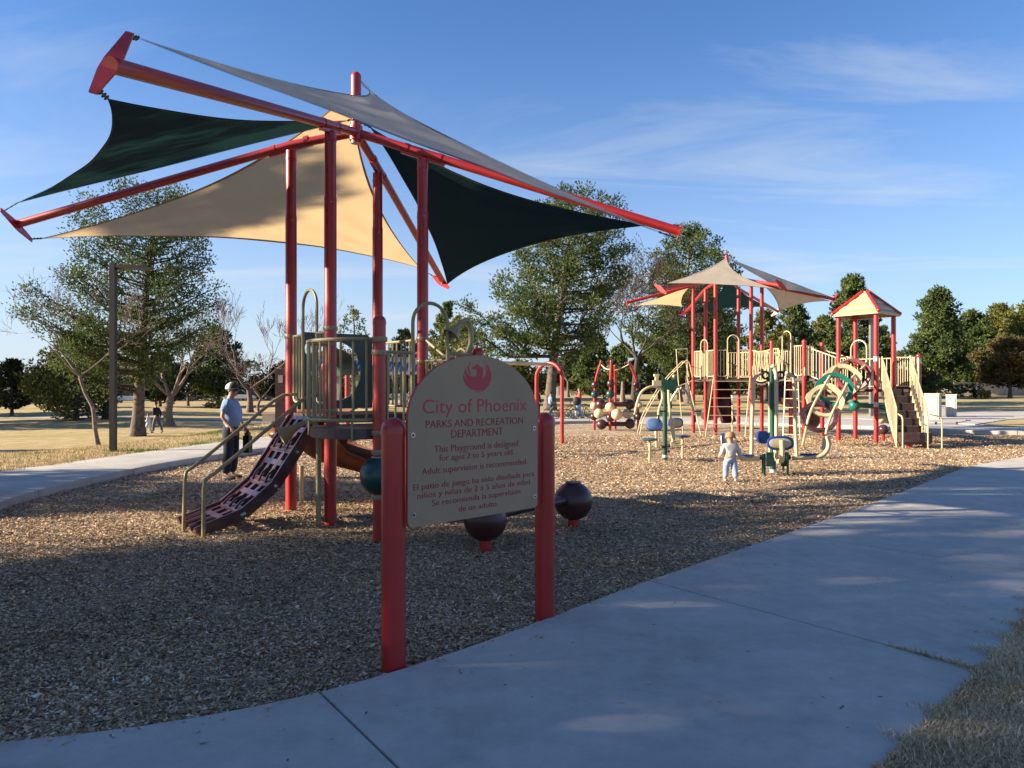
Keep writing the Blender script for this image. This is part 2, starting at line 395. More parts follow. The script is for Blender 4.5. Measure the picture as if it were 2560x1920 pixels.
SOIL = mat('joint_soil', (0.11, 0.08, 0.055), 0.95, 0.4, 30, 0.8, 90)
def make_ring():
    n = len(RING)
    b = MB()                       # bed under the joints
    for i in range(len(INNER)):
        j = (i + 1) % len(INNER)
        q = [INNER[i], OUTER[i], OUTER[j], INNER[j]]
        b.face(*[(p.x, p.y, hz(p.x, p.y) - 0.022) for p in q])
    bed = b.build('pavement', SOIL, None, smooth=False); tag(bed, kind='structure')
    for s in range(n):
        gap = 0.009 if s not in (1, 2) else 0.008
        cols = []
        for k in range(SUB + 1):
            i = (s * SUB + k) % len(INNER); a, c = INNER[i].copy(), OUTER[i].copy()
            if k == 0: nb = INNER[(i + 1) % len(INNER)]; a += (nb - a).normalized() * gap; nb = OUTER[(i + 1) % len(OUTER)]; c += (nb - c).normalized() * gap
            if k == SUB: nb = INNER[i - 1]; a += (nb - a).normalized() * gap; nb = OUTER[i - 1]; c += (nb - c).normalized() * gap
            row = [a + (c - a) * f for f in (0, .004, .02, .25, .5, .75, .98, .996, 1)]
            cols.append([(p, (0.03, .008, 0, 0, 0, 0, 0, .008, 0.03)[q]) for q, p in enumerate(row)])
        m = MB(); R_ = len(cols[0])
        for ci, cc in enumerate(cols):
            for p, dz in cc:
                e = 0.006 if ci in (0, SUB) else 0
                m.v.append((p.x, p.y, hz(p.x, p.y) - max(dz, e)))
        for i in range(SUB):
            for k in range(R_ - 1):
                a = i * R_ + k; m.f.append((a, a + 1, a + R_ + 1, a + R_))
        # skirt down the inner edge, the outer edge and both ends
        def skirt(idx, flip):
            base = len(m.v)
            for q in idx: x, y, z = m.v[q]; m.v.append((x, y, z - 0.25))
            for q in range(len(idx) - 1):
                f = (idx[q], idx[q+1], base + q + 1, base + q); m.f.append(f[::-1] if flip else f)
        skirt([i * R_ for i in range(SUB + 1)], True); skirt([i * R_ + R_ - 1 for i in range(SUB + 1)], False)
        skirt(list(range(R_)), False); skirt([SUB * R_ + k for k in range(R_)], True)
        m.build('slab', CONC, bed, ang=30)
    return bed
make_ring()
# plaza at the back right, its slabs set flush with the lawn
def slab_poly(poly, parent, dz=0.012, name='slab'):
    m = MB(); P = [V(x, y, hz(x, y) + dz) for x, y in poly]; n = len(P)
    m.v = [tuple(p) for p in P] + [(p.x, p.y, p.z - .2) for p in P]; m.f.append(tuple(range(n)))
    for i in range(n): j = (i + 1) % n; m.f.append((i, i + n, j + n, j))
    return m.build(name, CONC, parent, smooth=False)
pz = MB(); pz.face(*[(x, y, hz(x, y) - 0.006) for x, y in [(16.6,37.0),(18.8,31.1),(23.4,36.2),(33,42),(50,52),(50,62),(33,50.5),(26,46),(19,41.5),(14.3,39.5)]])
plaza = pz.build('plaza', SOIL, None, smooth=False); tag(plaza, kind='structure')
for q in ([(16.62,37.0),(18.75,31.1),(21.0,33.6),(19,41.2),(14.6,39.3)],[(21.04,33.64),(23.4,36.2),(27,38.4),(25,45),(19.04,41.24)],[(27.04,38.42),(33,42),(33,50.2),(25.04,45.04)],[(33.04,42.04),(41,46.8),(41,56),(33.04,50.24)],[(41.04,46.84),(50,52),(50,61.8),(41.04,56.04)]):
    slab_poly(q, plaza)
# far footpath across the left lawn
def strip(name, pts, w, m_, dz=0.02, kind='structure'):
    b = MB(); P = crom([V(x, y, 0) for x, y in pts], 8)
    for i in range(len(P) - 1):
        a, c = P[i], P[i + 1]; d = (c - a).normalized(); nrm = V(-d.y, d.x, 0) * w / 2
        q = [a + nrm, a - nrm, c - nrm, c + nrm]
        b.face(*[(p.x, p.y, zg(p.x, p.y) + dz) for p in q])
    o = b.build(name, m_, None); tag(o, kind=kind); return o
strip('footpath', [(-80, 66), (-55, 68), (-36, 66), (-22, 60), (-10, 52), (-4, 44), (0.5, 38.5)], 1.6, CONC, 0.03)
strip('street', [(-200, 138), (-60, 134), (30, 150), (200, 170)], 9, mat('asphalt', (0.055, 0.055, 0.056), 0.9, 0.2, 3, 0.3, 60), 0.03)

# ---------------------------------------------------------------- wood-chip bed
def chipmat():
    m = bpy.data.materials.new('wood_chip_bed'); m.use_nodes = True; t = m.node_tree; nn = t.nodes; lk = t.links; b = nn['Principled BSDF']
    tco = nn.new('ShaderNodeTexCoord')
    def vor(sc, stretch, rot):
        mp = nn.new('ShaderNodeMapping'); mp.inputs['Rotation'].default_value = (0, 0, rot); mp.inputs['Scale'].default_value = stretch; lk.new(tco.outputs['Object'], mp.inputs[0])
        # warp so that the cells point every way
        v = nn.new('ShaderNodeTexVoronoi'); v.inputs['Scale'].default_value = sc; lk.new(mp.outputs[0], v.inputs['Vector']); return v
    v1 = vor(16, (1, 2.6, 1), 0.5); v2 = vor(16, (1, 2.6, 1), 2.0)
    pick = nn.new('ShaderNodeTexNoise'); pick.inputs['Scale'].default_value = 14; lk.new(tco.outputs['Object'], pick.inputs['Vector'])
    gt = nn.new('ShaderNodeMath'); gt.operation = 'GREATER_THAN'; gt.inputs[1].default_value = .5; lk.new(pick.outputs[0], gt.inputs[0])
    mc = nn.new('ShaderNodeMixRGB'); lk.new(gt.outputs[0], mc.inputs[0]); lk.new(v1.outputs['Color'], mc.inputs[1]); lk.new(v2.outputs['Color'], mc.inputs[2])
    md = nn.new('ShaderNodeMixRGB'); lk.new(gt.outputs[0], md.inputs[0]); lk.new(v1.outputs['Distance'], md.inputs[1]); lk.new(v2.outputs['Distance'], md.inputs[2])
    sp = nn.new('ShaderNodeSeparateColor'); lk.new(mc.outputs[0], sp.inputs[0])
    c = nn.new('ShaderNodeValToRGB'); e = c.color_ramp.elements
    st = [(0, (0.09, 0.060, 0.040)), (.25, (0.29, 0.205, 0.13)), (.5, (0.47, 0.355, 0.235)), (.75, (0.58, 0.46, 0.32)), (1, (0.72, 0.61, 0.46))]
    e[0].position, e[0].color = 0, (*st[0][1], 1); e[1].position, e[1].color = 1, (*st[-1][1], 1)
    for p, cc in st[1:-1]: x = e.new(p); x.color = (*cc, 1)
    lk.new(sp.outputs[0], c.inputs[0])
    big = nn.new('ShaderNodeTexNoise'); big.inputs['Scale'].default_value = .9; big.inputs['Detail'].default_value = 6; lk.new(tco.outputs['Object'], big.inputs['Vector'])
    br = nn.new('ShaderNodeMapRange'); br.inputs['From Min'].default_value = .3; br.inputs['From Max'].default_value = .7; br.inputs['To Min'].default_value = .72; br.inputs['To Max'].default_value = 1.15; lk.new(big.outputs[0], br.inputs['Value'])
    mm = nn.new('ShaderNodeMixRGB'); mm.blend_type = 'MULTIPLY'; mm.inputs[0].default_value = 1; lk.new(c.outputs[0], mm.inputs[1]); lk.new(br.outputs[0], mm.inputs[2])
    lk.new(mm.outputs[0], b.inputs['Base Color']); b.inputs['Roughness'].default_value = .9; b.inputs['Specular IOR Level'].default_value = .15
    bp = nn.new('ShaderNodeBump'); bp.inputs['Strength'].default_value = .9; bp.inputs['Distance'].default_value = .03
    ad = nn.new('ShaderNodeMath'); ad.operation = 'ADD'; lk.new(md.outputs[0], ad.inputs[0]); lk.new(sp.outputs[1], ad.inputs[1])
    lk.new(ad.outputs[0], bp.inputs['Height']); lk.new(bp.outputs[0], b.inputs['Normal'])
    return m
from mathutils import noise as mnoise
def zc_(x, y): return 0.018 * mnoise.noise(Vector((x * 0.9, y * 0.9, 3))) + 0.012 * mnoise.noise(Vector((x * 3.1, y * 3.1, 7)))
def make_pit():
    pts = [Vector((p.x, p.y)) for p in INNER]; n = len(pts); edges = [(i, (i + 1) % n) for i in range(n)]
    poly = np.array([(p.x, p.y) for p in INNER])
    xs = np.arange(-7.2, 25, .3); ys = np.arange(3, 35, .3); XX, YY = np.meshgrid(xs, ys); XX = XX.ravel() + RNG.uniform(-.08, .08, XX.size); YY = YY.ravel() + RNG.uniform(-.08, .08, YY.size)
    ins = inpoly(XX, YY, poly)
    # keep clear of the edge
    ok = ins.copy()
    for dx, dy in ((.12, 0), (-.12, 0), (0, .12), (0, -.12)): ok &= inpoly(XX + dx, YY + dy, poly)
    pts += [Vector((x, y)) for x, y in zip(XX[ok], YY[ok])]
    r = delaunay_2d_cdt(pts, edges, [], 1, 1e-5)
    me = bpy.data.meshes.new('wood_chip_bed')
    fs = [tuple(f) if (r[0][f[1]] - r[0][f[0]]).cross(r[0][f[2]] - r[0][f[0]]) > 0 else tuple(f)[::-1] for f in r[2]]
    me.from_pydata([(p.x, p.y, zc_(p.x, p.y) - .012) for p in r[0]], [], fs); me.polygons.foreach_set('use_smooth', [True] * len(me.polygons))
    me.materials.append(chipmat()); o = bpy.data.objects.new('wood_chip_bed', me); COL.objects.link(o); tag(o, kind='structure')
def inpoly(x, y, poly):
    c = np.zeros(len(x), bool); j = len(poly) - 1
    for i in range(len(poly)):
        yi, yj, xi, xj = poly[i][1], poly[j][1], poly[i][0], poly[j][0]
        if yi != yj:
            m = ((yi > y) != (yj > y)) & (x < (xj - xi) * (y - yi) / (yj - yi) + xi); c ^= m
        j = i
    return c
make_pit()
def make_chips():
    poly = np.array([(p.x, p.y) for p in INNER])
    X, Y, SZ = [], [], []
    for y0, y1, dens, sz in ((3.1, 5.2, 6500, 1.0), (5.2, 7.5, 4200, 1.0), (7.5, 11, 2300, 1.1), (11, 17, 900, 1.45), (17, 26, 330, 2.1)):
        x0, x1 = -.70 * y1 - .4, .70 * y1 + .4
        n = int((x1 - x0) * (y1 - y0) * dens); x = RNG.uniform(x0, x1, n); y = RNG.uniform(y0, y1, n)
        k = (np.abs(x) < .69 * y + .4) & inpoly(x, y, poly); X.append(x[k]); Y.append(y[k]); SZ.append(np.full(k.sum(), sz))
    # a few kicked onto the concrete
    n = 1500; i = RNG.integers(0, 9 * SUB, n); a = np.array([(INNER[q].x, INNER[q].y) for q in i]); c = np.array([(OUTER[q].x, OUTER[q].y) for q in i])
    f = (RNG.random(n) ** 7)[:, None]; e = a + (c - a) * f + RNG.normal(0, .06, (n, 2)); ke = ~inpoly(e[:, 0], e[:, 1], poly)
    nb = sum(len(q) for q in X); X.append(e[ke, 0]); Y.append(e[ke, 1]); SZ.append(np.full(ke.sum(), .8))
    X, Y, SZ = np.concatenate(X), np.concatenate(Y), np.concatenate(SZ); n = len(X)
    q = np.array([zc_(x, y) for x, y in zip(X[::1], Y[::1])]) if n < 400000 else np.zeros(n)
    Z = q + RNG.uniform(-.006, .012, n); Z[nb:] = [hz(x, y) + .004 for x, y in zip(X[nb:], Y[nb:])]
    az = RNG.uniform(0, 2 * PI, n); el = RNG.normal(0, .28, n); el[nb:] = .03; roll = RNG.normal(0, .5, n); roll[nb:] = .1
    ln = RNG.gamma(4, .0060, n) * SZ + .008; wd = RNG.gamma(4, .0016, n) * SZ + .002
    D = np.stack([np.cos(az) * np.cos(el), np.sin(az) * np.cos(el), np.sin(el)], 1)
    H = np.stack([-np.sin(az), np.cos(az), np.zeros(n)], 1); U = np.cross(D, H); Wd = H * np.cos(roll)[:, None] + U * np.sin(roll)[:, None]; U2 = np.cross(D, Wd)
    P = np.stack([X, Y, Z], 1)
    a = P - D * ln[:, None] * .5; b = P + Wd * wd[:, None] * RNG.uniform(.4, 1, n)[:, None] + D * (ln * RNG.uniform(-.25, .25, n))[:, None]
    c = P + D * ln[:, None] * .5; d = P - Wd * wd[:, None] * RNG.uniform(.4, 1, n)[:, None] + D * (ln * RNG.uniform(-.25, .25, n))[:, None]
    a += U2 * (wd * .35)[:, None]; c += U2 * (wd * .35)[:, None]      # folded along the length: gives each chip a lit and a dark side
    vv = np.stack([a, b, c, d], 1).reshape(-1, 3); idx = np.arange(n) * 4
    F = np.stack([idx, idx + 1, idx + 3, idx + 1, idx + 2, idx + 3], 1).ravel()
    ti = np.clip(RNG.beta(1.6, 1.9, n) + .12 * np.array([mnoise.noise(Vector((x * .7, y * .7, 1))) for x, y in zip(X, Y)]), 0, 1)
    m = tintmat('wood_chips', [(0, (0.08, 0.046, 0.028)), (.25, (0.25, 0.15, 0.082)), (.42, (0.39, 0.265, 0.16)), (.58, (0.53, 0.345, 0.185)), (.8, (0.64, 0.475, 0.30)), (1, (0.78, 0.68, 0.54))], .8, 0, .25)
    o = npmesh('wood_chips', vv, F, 3, m, None, np.repeat(ti, 4)); tag(o, 'loose tan and brown wood chips spread over the play area', 'wood chips', kind='stuff')
make_chips()
def make_grass():
    # dry winter grass beside the path, and short tufts along the far lawn's edge
    OX = np.array([(p.x, p.y) for p in OUTER])
    n = 900000; x = RNG.uniform(1.0, 5.6, n); y = RNG.uniform(2.6, 7.4, n)
    k0 = (x > .52 * y - .15) & (x < .72 * y + .3); x, y = x[k0], y[k0]; n = len(x)
    edge = np.array([mnoise.noise(Vector((a * 2.3, b * 2.3, 0))) for a, b in zip(x, y)]) * .13 + RNG.normal(0, .022, n)
    # signed distance to the ring's outer edge (near part)
    seg = OX[1 * SUB:7 * SUB]; dmin = np.full(n, 9.0)
    for p in seg: dmin = np.minimum(dmin, np.hypot(x - p[0], y - p[1]))
    inside = inpoly(x, y, OX); sd_ = np.where(inside, -dmin, dmin)
    ja, jb = np.array((1.11, 6.28)), np.array((2.6, 4.28)); jd = (jb - ja) / np.linalg.norm(jb - ja); jt = (x - ja[0]) * jd[0] + (y - ja[1]) * jd[1]; jn = np.abs((x - ja[0]) * -jd[1] + (y - ja[1]) * jd[0])
    k = (sd_ > -.05 + edge) | ((jt > 1.5) & (jn < .006 + .035 * np.clip((jt - 1.9) / .6, 0, 1)) & (RNG.random(n) < .8)); x, y = x[k], y[k]; n = len(x)
    # clumping
    z = np.array([zg(a, b) for a, b in zip(x, y)])
    az = RNG.uniform(0, 2 * PI, n); tilt = RNG.uniform(.6, 1.5, n); h = RNG.gamma(5, .0048, n) + .010; w = RNG.uniform(.0010, .0026, n)
    D = np.stack([np.cos(az) * np.sin(tilt), np.sin(az) * np.sin(tilt), np.cos(tilt)], 1); Hh = np.stack([-np.sin(az), np.cos(az), np.zeros(n)], 1)
    P = np.stack([x, y, z], 1); mid = P + D * (h * .55)[:, None] + np.array([0, 0, 1]) * (h * .15)[:, None]; tip = mid + D * (h * .5)[:, None] - np.array([0, 0, 1]) * (h * .18)[:, None]
    vv = np.stack([P - Hh * w[:, None], P + Hh * w[:, None], mid + Hh * (w * .8)[:, None], mid - Hh * (w * .8)[:, None], tip], 1).reshape(-1, 3); i = np.arange(n) * 5
    F = np.stack([i, i+1, i+2, i, i+2, i+3, i+3, i+2, i+4], 1).ravel()
    ti = np.clip(RNG.beta(2, 2, n) + .25 * np.array([mnoise.noise(Vector((a * 1.5, b * 1.5, 4))) for a, b in zip(x, y)]), 0, 1)
    m = tintmat('dry_grass_blades', [(0, (0.24, 0.16, 0.09)), (.2, (0.34, 0.26, 0.13)), (.45, (0.60, 0.43, 0.24)), (.75, (0.80, 0.62, 0.38)), (1, (0.92, 0.78, 0.56))], .8, .2)
    o = npmesh('dry_grass', vv, F, 3, m, None, np.repeat(ti, 5)); tag(o, 'short dry greyish winter grass beside the concrete path', 'grass', kind='stuff')
    # lawn edge on the left and far side
    n = 60000; i = RNG.integers(20 * SUB, 29 * SUB, n); c = OX[i]; a = np.array([(p.x, p.y) for p in INNER])[i]
    d = (c - a) / np.linalg.norm(c - a, axis=1)[:, None]; s = RNG.random(n) ** 1.6 * 9 - .06; P2 = c + d * s[:, None] + RNG.normal(0, .1, (n, 2))
    z = np.array([zg(p[0], p[1]) for p in P2]); az = RNG.uniform(0, 2 * PI, n); tilt = RNG.uniform(0, .9, n); h = RNG.uniform(.03, .085, n); w = RNG.uniform(.004, .012, n)
    D = np.stack([np.cos(az) * np.sin(tilt), np.sin(az) * np.sin(tilt), np.cos(tilt)], 1); Hh = np.stack([-np.sin(az), np.cos(az), np.zeros(n)], 1); P = np.stack([P2[:, 0], P2[:, 1], z], 1)
    vv = np.stack([P - Hh * w[:, None], P + Hh * w[:, None], P + D * h[:, None]], 1).reshape(-1, 3)
    g = np.array([mnoise.noise(Vector((p[0] * .45, p[1] * .8, 9))) for p in P2]); ti = np.clip(np.where(g > .18, RNG.uniform(.0, .3, n), RNG.uniform(.5, 1, n)), 0, 1)
    m = tintmat('lawn_blades', [(0, (0.10, 0.15, 0.025)), (.3, (0.17, 0.20, 0.045)), (.5, (0.36, 0.275, 0.14)), (1, (0.50, 0.39, 0.215))], .85, .2)
    o = npmesh('lawn_grass', vv, np.arange(len(vv)), 3, m, None, np.repeat(ti, 3)); tag(o, 'short straw-coloured lawn with green tufts beyond the left walkway', 'grass', kind='stuff')
make_grass()
# ---------------------------------------------------------------- shade-sail and play-structure builders
def fabric(name, col, tr=.45, dark=.75):
    m = mat(name, col, .85, .05, 1.5, .35, 220, tr=tr, spec=.15); return m
GREYF = fabric('grey_shade_cloth', (0.60, 0.53, 0.45), .35)
TANF = fabric('tan_shade_cloth', (0.64, 0.46, 0.25), .55)
DGF = fabric('dark_green_shade_cloth', (0.007, 0.028, 0.027), .45)
CRF = fabric('cream_shade_cloth', (0.62, 0.53, 0.40), .3)
HEMD = mat('dark_hem', (0.012, 0.020, 0.020), .8); HEMT = mat('tan_hem', (0.33, 0.20, 0.09), .8); HEMG = mat('grey_hem', (0.24, 0.23, 0.22), .8); HEMC = mat('cream_hem', (0.5, 0.42, 0.3), .8)
def sail(parent, A, B, C, s, m, hem, label=None, n=34, bul=0.0, hw=.035, wr=.014):
    """A,B,C corners; s: inward pull of the edges opposite A, B, C"""
    P = [Vector(A), Vector(B), Vector(C)]; nrm = (P[1] - P[0]).cross(P[2] - P[0]).normalized()
    def f(w):
        p = P[0] * w[0] + P[1] * w[1] + P[2] * w[2]
        for k in range(3):
            i, j = (k + 1) % 3, (k + 2) % 3
            p = p + (P[k] - (P[i] + P[j]) / 2) * (s[k] * 4 * w[i] * w[j] * (1 - w[k]) ** 2.0)
        for k in range(3):      # soft creases fanning out of each corner
            i, j = (k + 1) % 3, (k + 2) % 3; q_ = w[i] + w[j]
            if q_ > 1e-3: p = p + nrm * (wr * math.sin(11 * (w[i] - w[j]) / q_ + k * 2.1) * (1 - ((w[i] - w[j]) / q_) ** 2) * max(0.0, w[k]) ** 1.5 * q_ * 2.5)
        p = p + nrm * (bul * 27 * w[0] * w[1] * w[2]) + nrm * (.004 * math.sin(w[0] * 23 + w[1] * 11))
        return p
    b = MB(); idx = {}
    for i in range(n + 1):
        for j in range(n + 1 - i):
            idx[(i, j)] = len(b.v); b.v.append(tuple(f((i / n, j / n, 1 - i / n - j / n))))
    for i in range(n):
        for j in range(n - i):
            b.f.append((idx[(i, j)], idx[(i + 1, j)], idx[(i, j + 1)]))
            if j < n - i - 1: b.f.append((idx[(i + 1, j)], idx[(i + 1, j + 1)], idx[(i, j + 1)]))
    o = b.build('shade_sail', m, parent, ang=180)
    if label: o['label'] = label
    h = MB(); c = f((1/3, 1/3, 1/3))
    for k in range(3):
        i, j = (k + 1) % 3, (k + 2) % 3; e = []
        for q in range(n * 2 + 1):
            w = [0, 0, 0]; w[i] = q / (2 * n); w[j] = 1 - w[i]; e.append(f(w))
        for q in range(len(e) - 1):
            a, b2 = e[q], e[q + 1]; ia, ib = (c - a), (c - b2)
            fa = min(hw, ia.length * .1) / ia.length; fb = min(hw, ib.length * .1) / ib.length
            for sgn in (1, -1):
                n_ = nrm * .005 * sgn; qd = [a + n_, b2 + n_, b2 + ib * fb + n_, a + ia * fa + n_]; h.face(*(qd if sgn > 0 else qd[::-1]))
    h.build('hem', hem, o, ang=180)
    return o
def shackle(parent, a, b):
    a, b = Vector(a), Vector(b); d = b - a; m = MB(); ln = d.length; d.normalize(); s = d.orthogonal().normalized()
    m.tube([a, b], .007, 5)
    for f in (.15, .55, .9):
        c = a + d * ln * f; m.tube([c + d * .035, c + s * .018, c - d * .035, c - s * .018, c + d * .035], .006, 4, cap=False)
    return m.build('turnbuckle', BLACK, parent)
def endplate(parent, a, b, mid, w=.07, axis=None, th=.012):
    """tapered steel plate at a beam's end that holds a sail corner at each tip"""
    a, b, mid = Vector(a), Vector(b), Vector(mid); d = (b - a).normalized(); ax = (Vector(axis) - d * Vector(axis).dot(d)).normalized(); wv = d.cross(ax).normalized()
    L_ = (b - a).length; t = (mid - a).dot(d) / L_; ctr = a + (b - a) * t; off = (mid - ctr)
    # outline in (along, across) with its widest point at the beam
    t = min(.6, max(.4, t)); poly = [(-.03, -.03), (-.03, .03), (t * L_ - .05, w), (t * L_ + .05, w), (L_ + .03, .03), (L_ + .03, -.03), (t * L_ + .05, -w), (t * L_ - .05, -w)]
    m = MB(); m.prism(poly, lambda u, v, e: a + d * u + wv * v + ax * e, -th / 2, th / 2)
    return m.build('end_plate', RED, parent)
def post(parent, x, y, z1, r=.0675, z0=-.06, cap=True, name='post', m=None, n=20):
    b = MB(); zz = [z0, z1] if not cap else [z0, z1 - r]
    b.tube([(x, y, zz[0]), (x, y, zz[1])], r, n)
    o = b.build(name, m or RED, parent)
    if cap:
        c = MB(); c.lathe((x, y, z1 - r), [(r * 1.06, -.025), (r * 1.06, 0)] + [(r * 1.06 * math.cos(a), r * 1.06 * math.sin(a)) for a in [i * PI / 16 for i in range(1, 8)]] + [(0.001, r * 1.06)], n); c.build('cap', m or RED, o)
    return o
def collar(parent, x, y, z, m, r=.0675, h=.05):
    b = MB(); b.lathe((x, y, z), [(r + .001, -h / 2), (r + .014, -h / 2), (r + .018, -h / 4), (r + .018, h / 4), (r + .014, h / 2), (r + .001, h / 2)], 18)
    for a in (0.6, 2.2, 3.9, 5.5): b.sphere((x + (r + .018) * math.cos(a), y + (r + .018) * math.sin(a), z), .008, 6, 4)
    return b.build('clamp_collar', m, parent)
def barrier(parent, a, b, z0, z1, n, m, r=.012, rr=.017, dz=0.0, ends=True, zb=None):
    """pipe-framed guard panel; a,b in plan; each picket is an object of its own under the panel"""
    a, b = Vector((a[0], a[1], 0)), Vector((b[0], b[1], 0)); fr = MB()
    f = lambda t, z: a.lerp(b, t) + V(0, 0, z + dz * t)
    rd = min(.09, (b - a).length * .25) / (b - a).length
    if ends: fr.tube([f(0, z0 + .08), f(rd * .3, z0 + .02), f(rd, z0), f(1 - rd, z0), f(1 - rd * .3, z0 + .02), f(1, z0 + .08)], rr, 8); fr.tube([f(0, z1), f(0, z0 + .08)], rr, 8); fr.tube([f(1, z1), f(1, z0 + .08)], rr, 8)
    else: fr.tube([f(0, z0), f(1, z0)], rr, 8)
    fr.tube([f(-.03, z1), f(1.03, z1)], rr, 8)
    o = fr.build('guard_panel', m, parent)
    for i in range(n):
        t = (i + 1) / (n + 1); rod('picket', f(t, z0), f(t, z1), r, m, o, 6)
    return o
def hoop(parent, c, d, w, z0, z1, m, r=.020, name='entry_hoop'):
    c, d = Vector((c[0], c[1], 0)), Vector((d[0], d[1], 0)).normalized(); h = w / 2
    pts = [c - d * h + V(0, 0, z0), c - d * h + V(0, 0, z1 - h)] + [c - d * (h * math.cos(a)) + V(0, 0, z1 - h + h * math.sin(a)) for a in [PI * i / 14 for i in range(1, 14)]] + [c + d * h + V(0, 0, z1 - h), c + d * h + V(0, 0, z0)]
    return MB().tube(pts, r, 8).build(name, m, parent)
def deck(parent, poly, z, th=.09, m=None, name='deck'):
    b = MB(); b.prism(poly, lambda u, v, d: V(u, v, z - d), 0, th); return b.build(name, m or DECKM, parent, smooth=False)
def slide(parent, path, w, depth, m, name='slide'):
    P = crom(path, 6); b = MB(); sec = [(-.5, 1), (-.47, 1.08), (-.42, .85), (-.38, .2), (-.25, 0), (0, -.03), (.25, 0), (.38, .2), (.42, .85), (.47, 1.08), (.5, 1), (.46, .2), (.3, -.16), (0, -.2), (-.3, -.16), (-.46, .2)]
    n = len(sec)
    for i, p in enumerate(P):
        t = (P[min(i + 1, len(P) - 1)] - P[max(i - 1, 0)]); t.normalize(); s = t.cross(V(0, 0, 1)).normalized(); u = s.cross(t)
        for x, z in sec: b.v.append(tuple(p + s * x * w + u * z * depth))
    for i in range(len(P) - 1):
        for k in range(n): a = i * n + k; c = i * n + (k + 1) % n; b.f.append((a, a + n, c + n, c))
    b.f.append(tuple(range(n))); b.f.append(tuple(range((len(P) - 1) * n, len(P) * n))[::-1])
    return b.build(name, m, parent, ang=50)
def horn(parent, mouth, pipe, m, r=.11):
    P = crom(pipe, 5); d0 = (P[0] - Vector(mouth)); L_ = d0.length; M_ = Vector(mouth); d0.normalize()
    pts = [M_, M_ + d0 * L_ * .08, M_ + d0 * L_ * .3, M_ + d0 * L_ * .7] + P; rr = [r, r * .93, r * .66, r * .36] + [.030] * len(P)
    b = MB().tube(pts, rr, 14, cap=False); o = b.build('talk_tube_horn', m, parent)
    c = MB().tube([M_ + d0 * .002, M_ + d0 * L_ * .3, M_ + d0 * L_ * .6], [r * .90, r * .58, r * .1], 14, cap=False); c.build('bell_lining', m, o)
    return o

# ---------------------------------------------------------------- the near play structure
u_, v_ = V(.8, .6, 0), V(-.6, .8, 0)
P2 = V(-2.14, 9.05, 0); P1 = P2 + v_ * 1.25; P4 = P2 + u_ * 1.25; P3b = P4 + v_ * 1.25; P3 = P2 - v_ * 1.25; P5 = P3 + u_ * 1.25
ps = thing('play_structure', (-2.0, 9.3, 0), 'shaded toddler play structure with khaki rails, climber and four big sails', 'play structure')
for p, zt, cp in ((P1, 4.70, False), (P2, 4.62, False), (P4, 4.52, False), (P3b, 4.62, False), (P3, 2.36, True), (P5, 2.06, True)):
    po = post(ps, p.x, p.y, zt, cap=cp)
    if not cp:
        sl = MB(); sl.lathe((p.x, p.y, 0), [(.0685, -.05), (.0725, -.05), (.0725, 3.84), (.0685, 3.86)], 20); sl.build('sleeve', RED, po)
        for q in range(3): MB().sphere((p.x + .073 * math.cos(2.1 * q - 1.2), p.y + .073 * math.sin(2.1 * q - 1.2), 3.78), .009, 6, 4).build('rivet', STEEL, po)
HUB = V(-2.015, 9.925, 4.90)
b = MB(); b.tube([(HUB.x, HUB.y, 4.76), (HUB.x, HUB.y, 5.62)], .066, 20); b.sphere((HUB.x, HUB.y, 5.62), .066, 20, 8, z0=0); b.tube([(HUB.x, HUB.y, 4.80), (HUB.x, HUB.y, 4.98)], .085, 20)
b.build('mast', RED, ps)
beams = {}
ends = dict(A=(at(327, 5.28, 92), at(245, 5.12, 226), at(287, 5.19, 165)), B=(at(10, 10.25, 526), at(82, 10.9, 597), at(52, 10.6, 558)),
            C=(at(1697, 9.6, 562), at(1689, 9.15, 596), at(1690, 9.36, 576)), D=(at(1084, 15.2, 690), at(1119, 14.75, 717), at(1108, 15.0, 706)))
zpost = dict(A=(P2, 4.70), B=(P1, 4.78), C=(P4, 4.60), D=(P3b, 4.70))
for k, (ea, eb, em) in ends.items():
    pp, zt = zpost[k]; em = Vector(em)
    mid = V(pp.x, pp.y, zt)
    b = MB().tube([HUB, mid, em + (em - mid).normalized() * .05], .056, 14); o = b.build('beam', RED, ps); beams[k] = o
    dr = (em - mid).normalized()
    sc_ = MB()
    for f in (-.22, .24):     # clamp rings and saddle under the beam
        c = mid + dr * f; sc_.tube([c - dr * .03, c + dr * .03], .062, 14)
    sc_.bar(mid - dr * .3 - V(0, 0, .07), mid + dr * .3 - V(0, 0, .07), .05, .035)
    sc_.tube([mid - V(0, 0, .2), mid - V(0, 0, .08)], [.074, .06], 16)
    sc_.build('saddle', RED, o)
    endplate(o, ea + dr * .03, eb + dr * .03, em + dr * .03, .066, dr)
MT = V(HUB.x, HUB.y, 5.50)
sail(ps, at(345, 5.45, 96), V(MT.x + .07, MT.y - .05, 5.55), at(1648, 9.2, 580), (.26, -.02, .15), GREYF, HEMG, 'grey shade sail at the front')
sail(ps, at(103, 10.9, 596), V(MT.x - .07, MT.y + .06, 5.47), at(1052, 15.0, 671), (.055, .11, .09), TANF, HEMT, 'tan shade sail at the back')
sail(ps, at(268, 5.35, 246), at(868, 9.65, 301), at(42, 10.2, 508), (.0, .12, .06), DGF, HEMD, 'dark green shade sail at the left')
sail(ps, at(926, 10.1, 318), at(1625, 9.5, 562), at(1118, 14.8, 711), (.095, .05, .095), DGF, HEMD, 'dark green shade sail at the right')
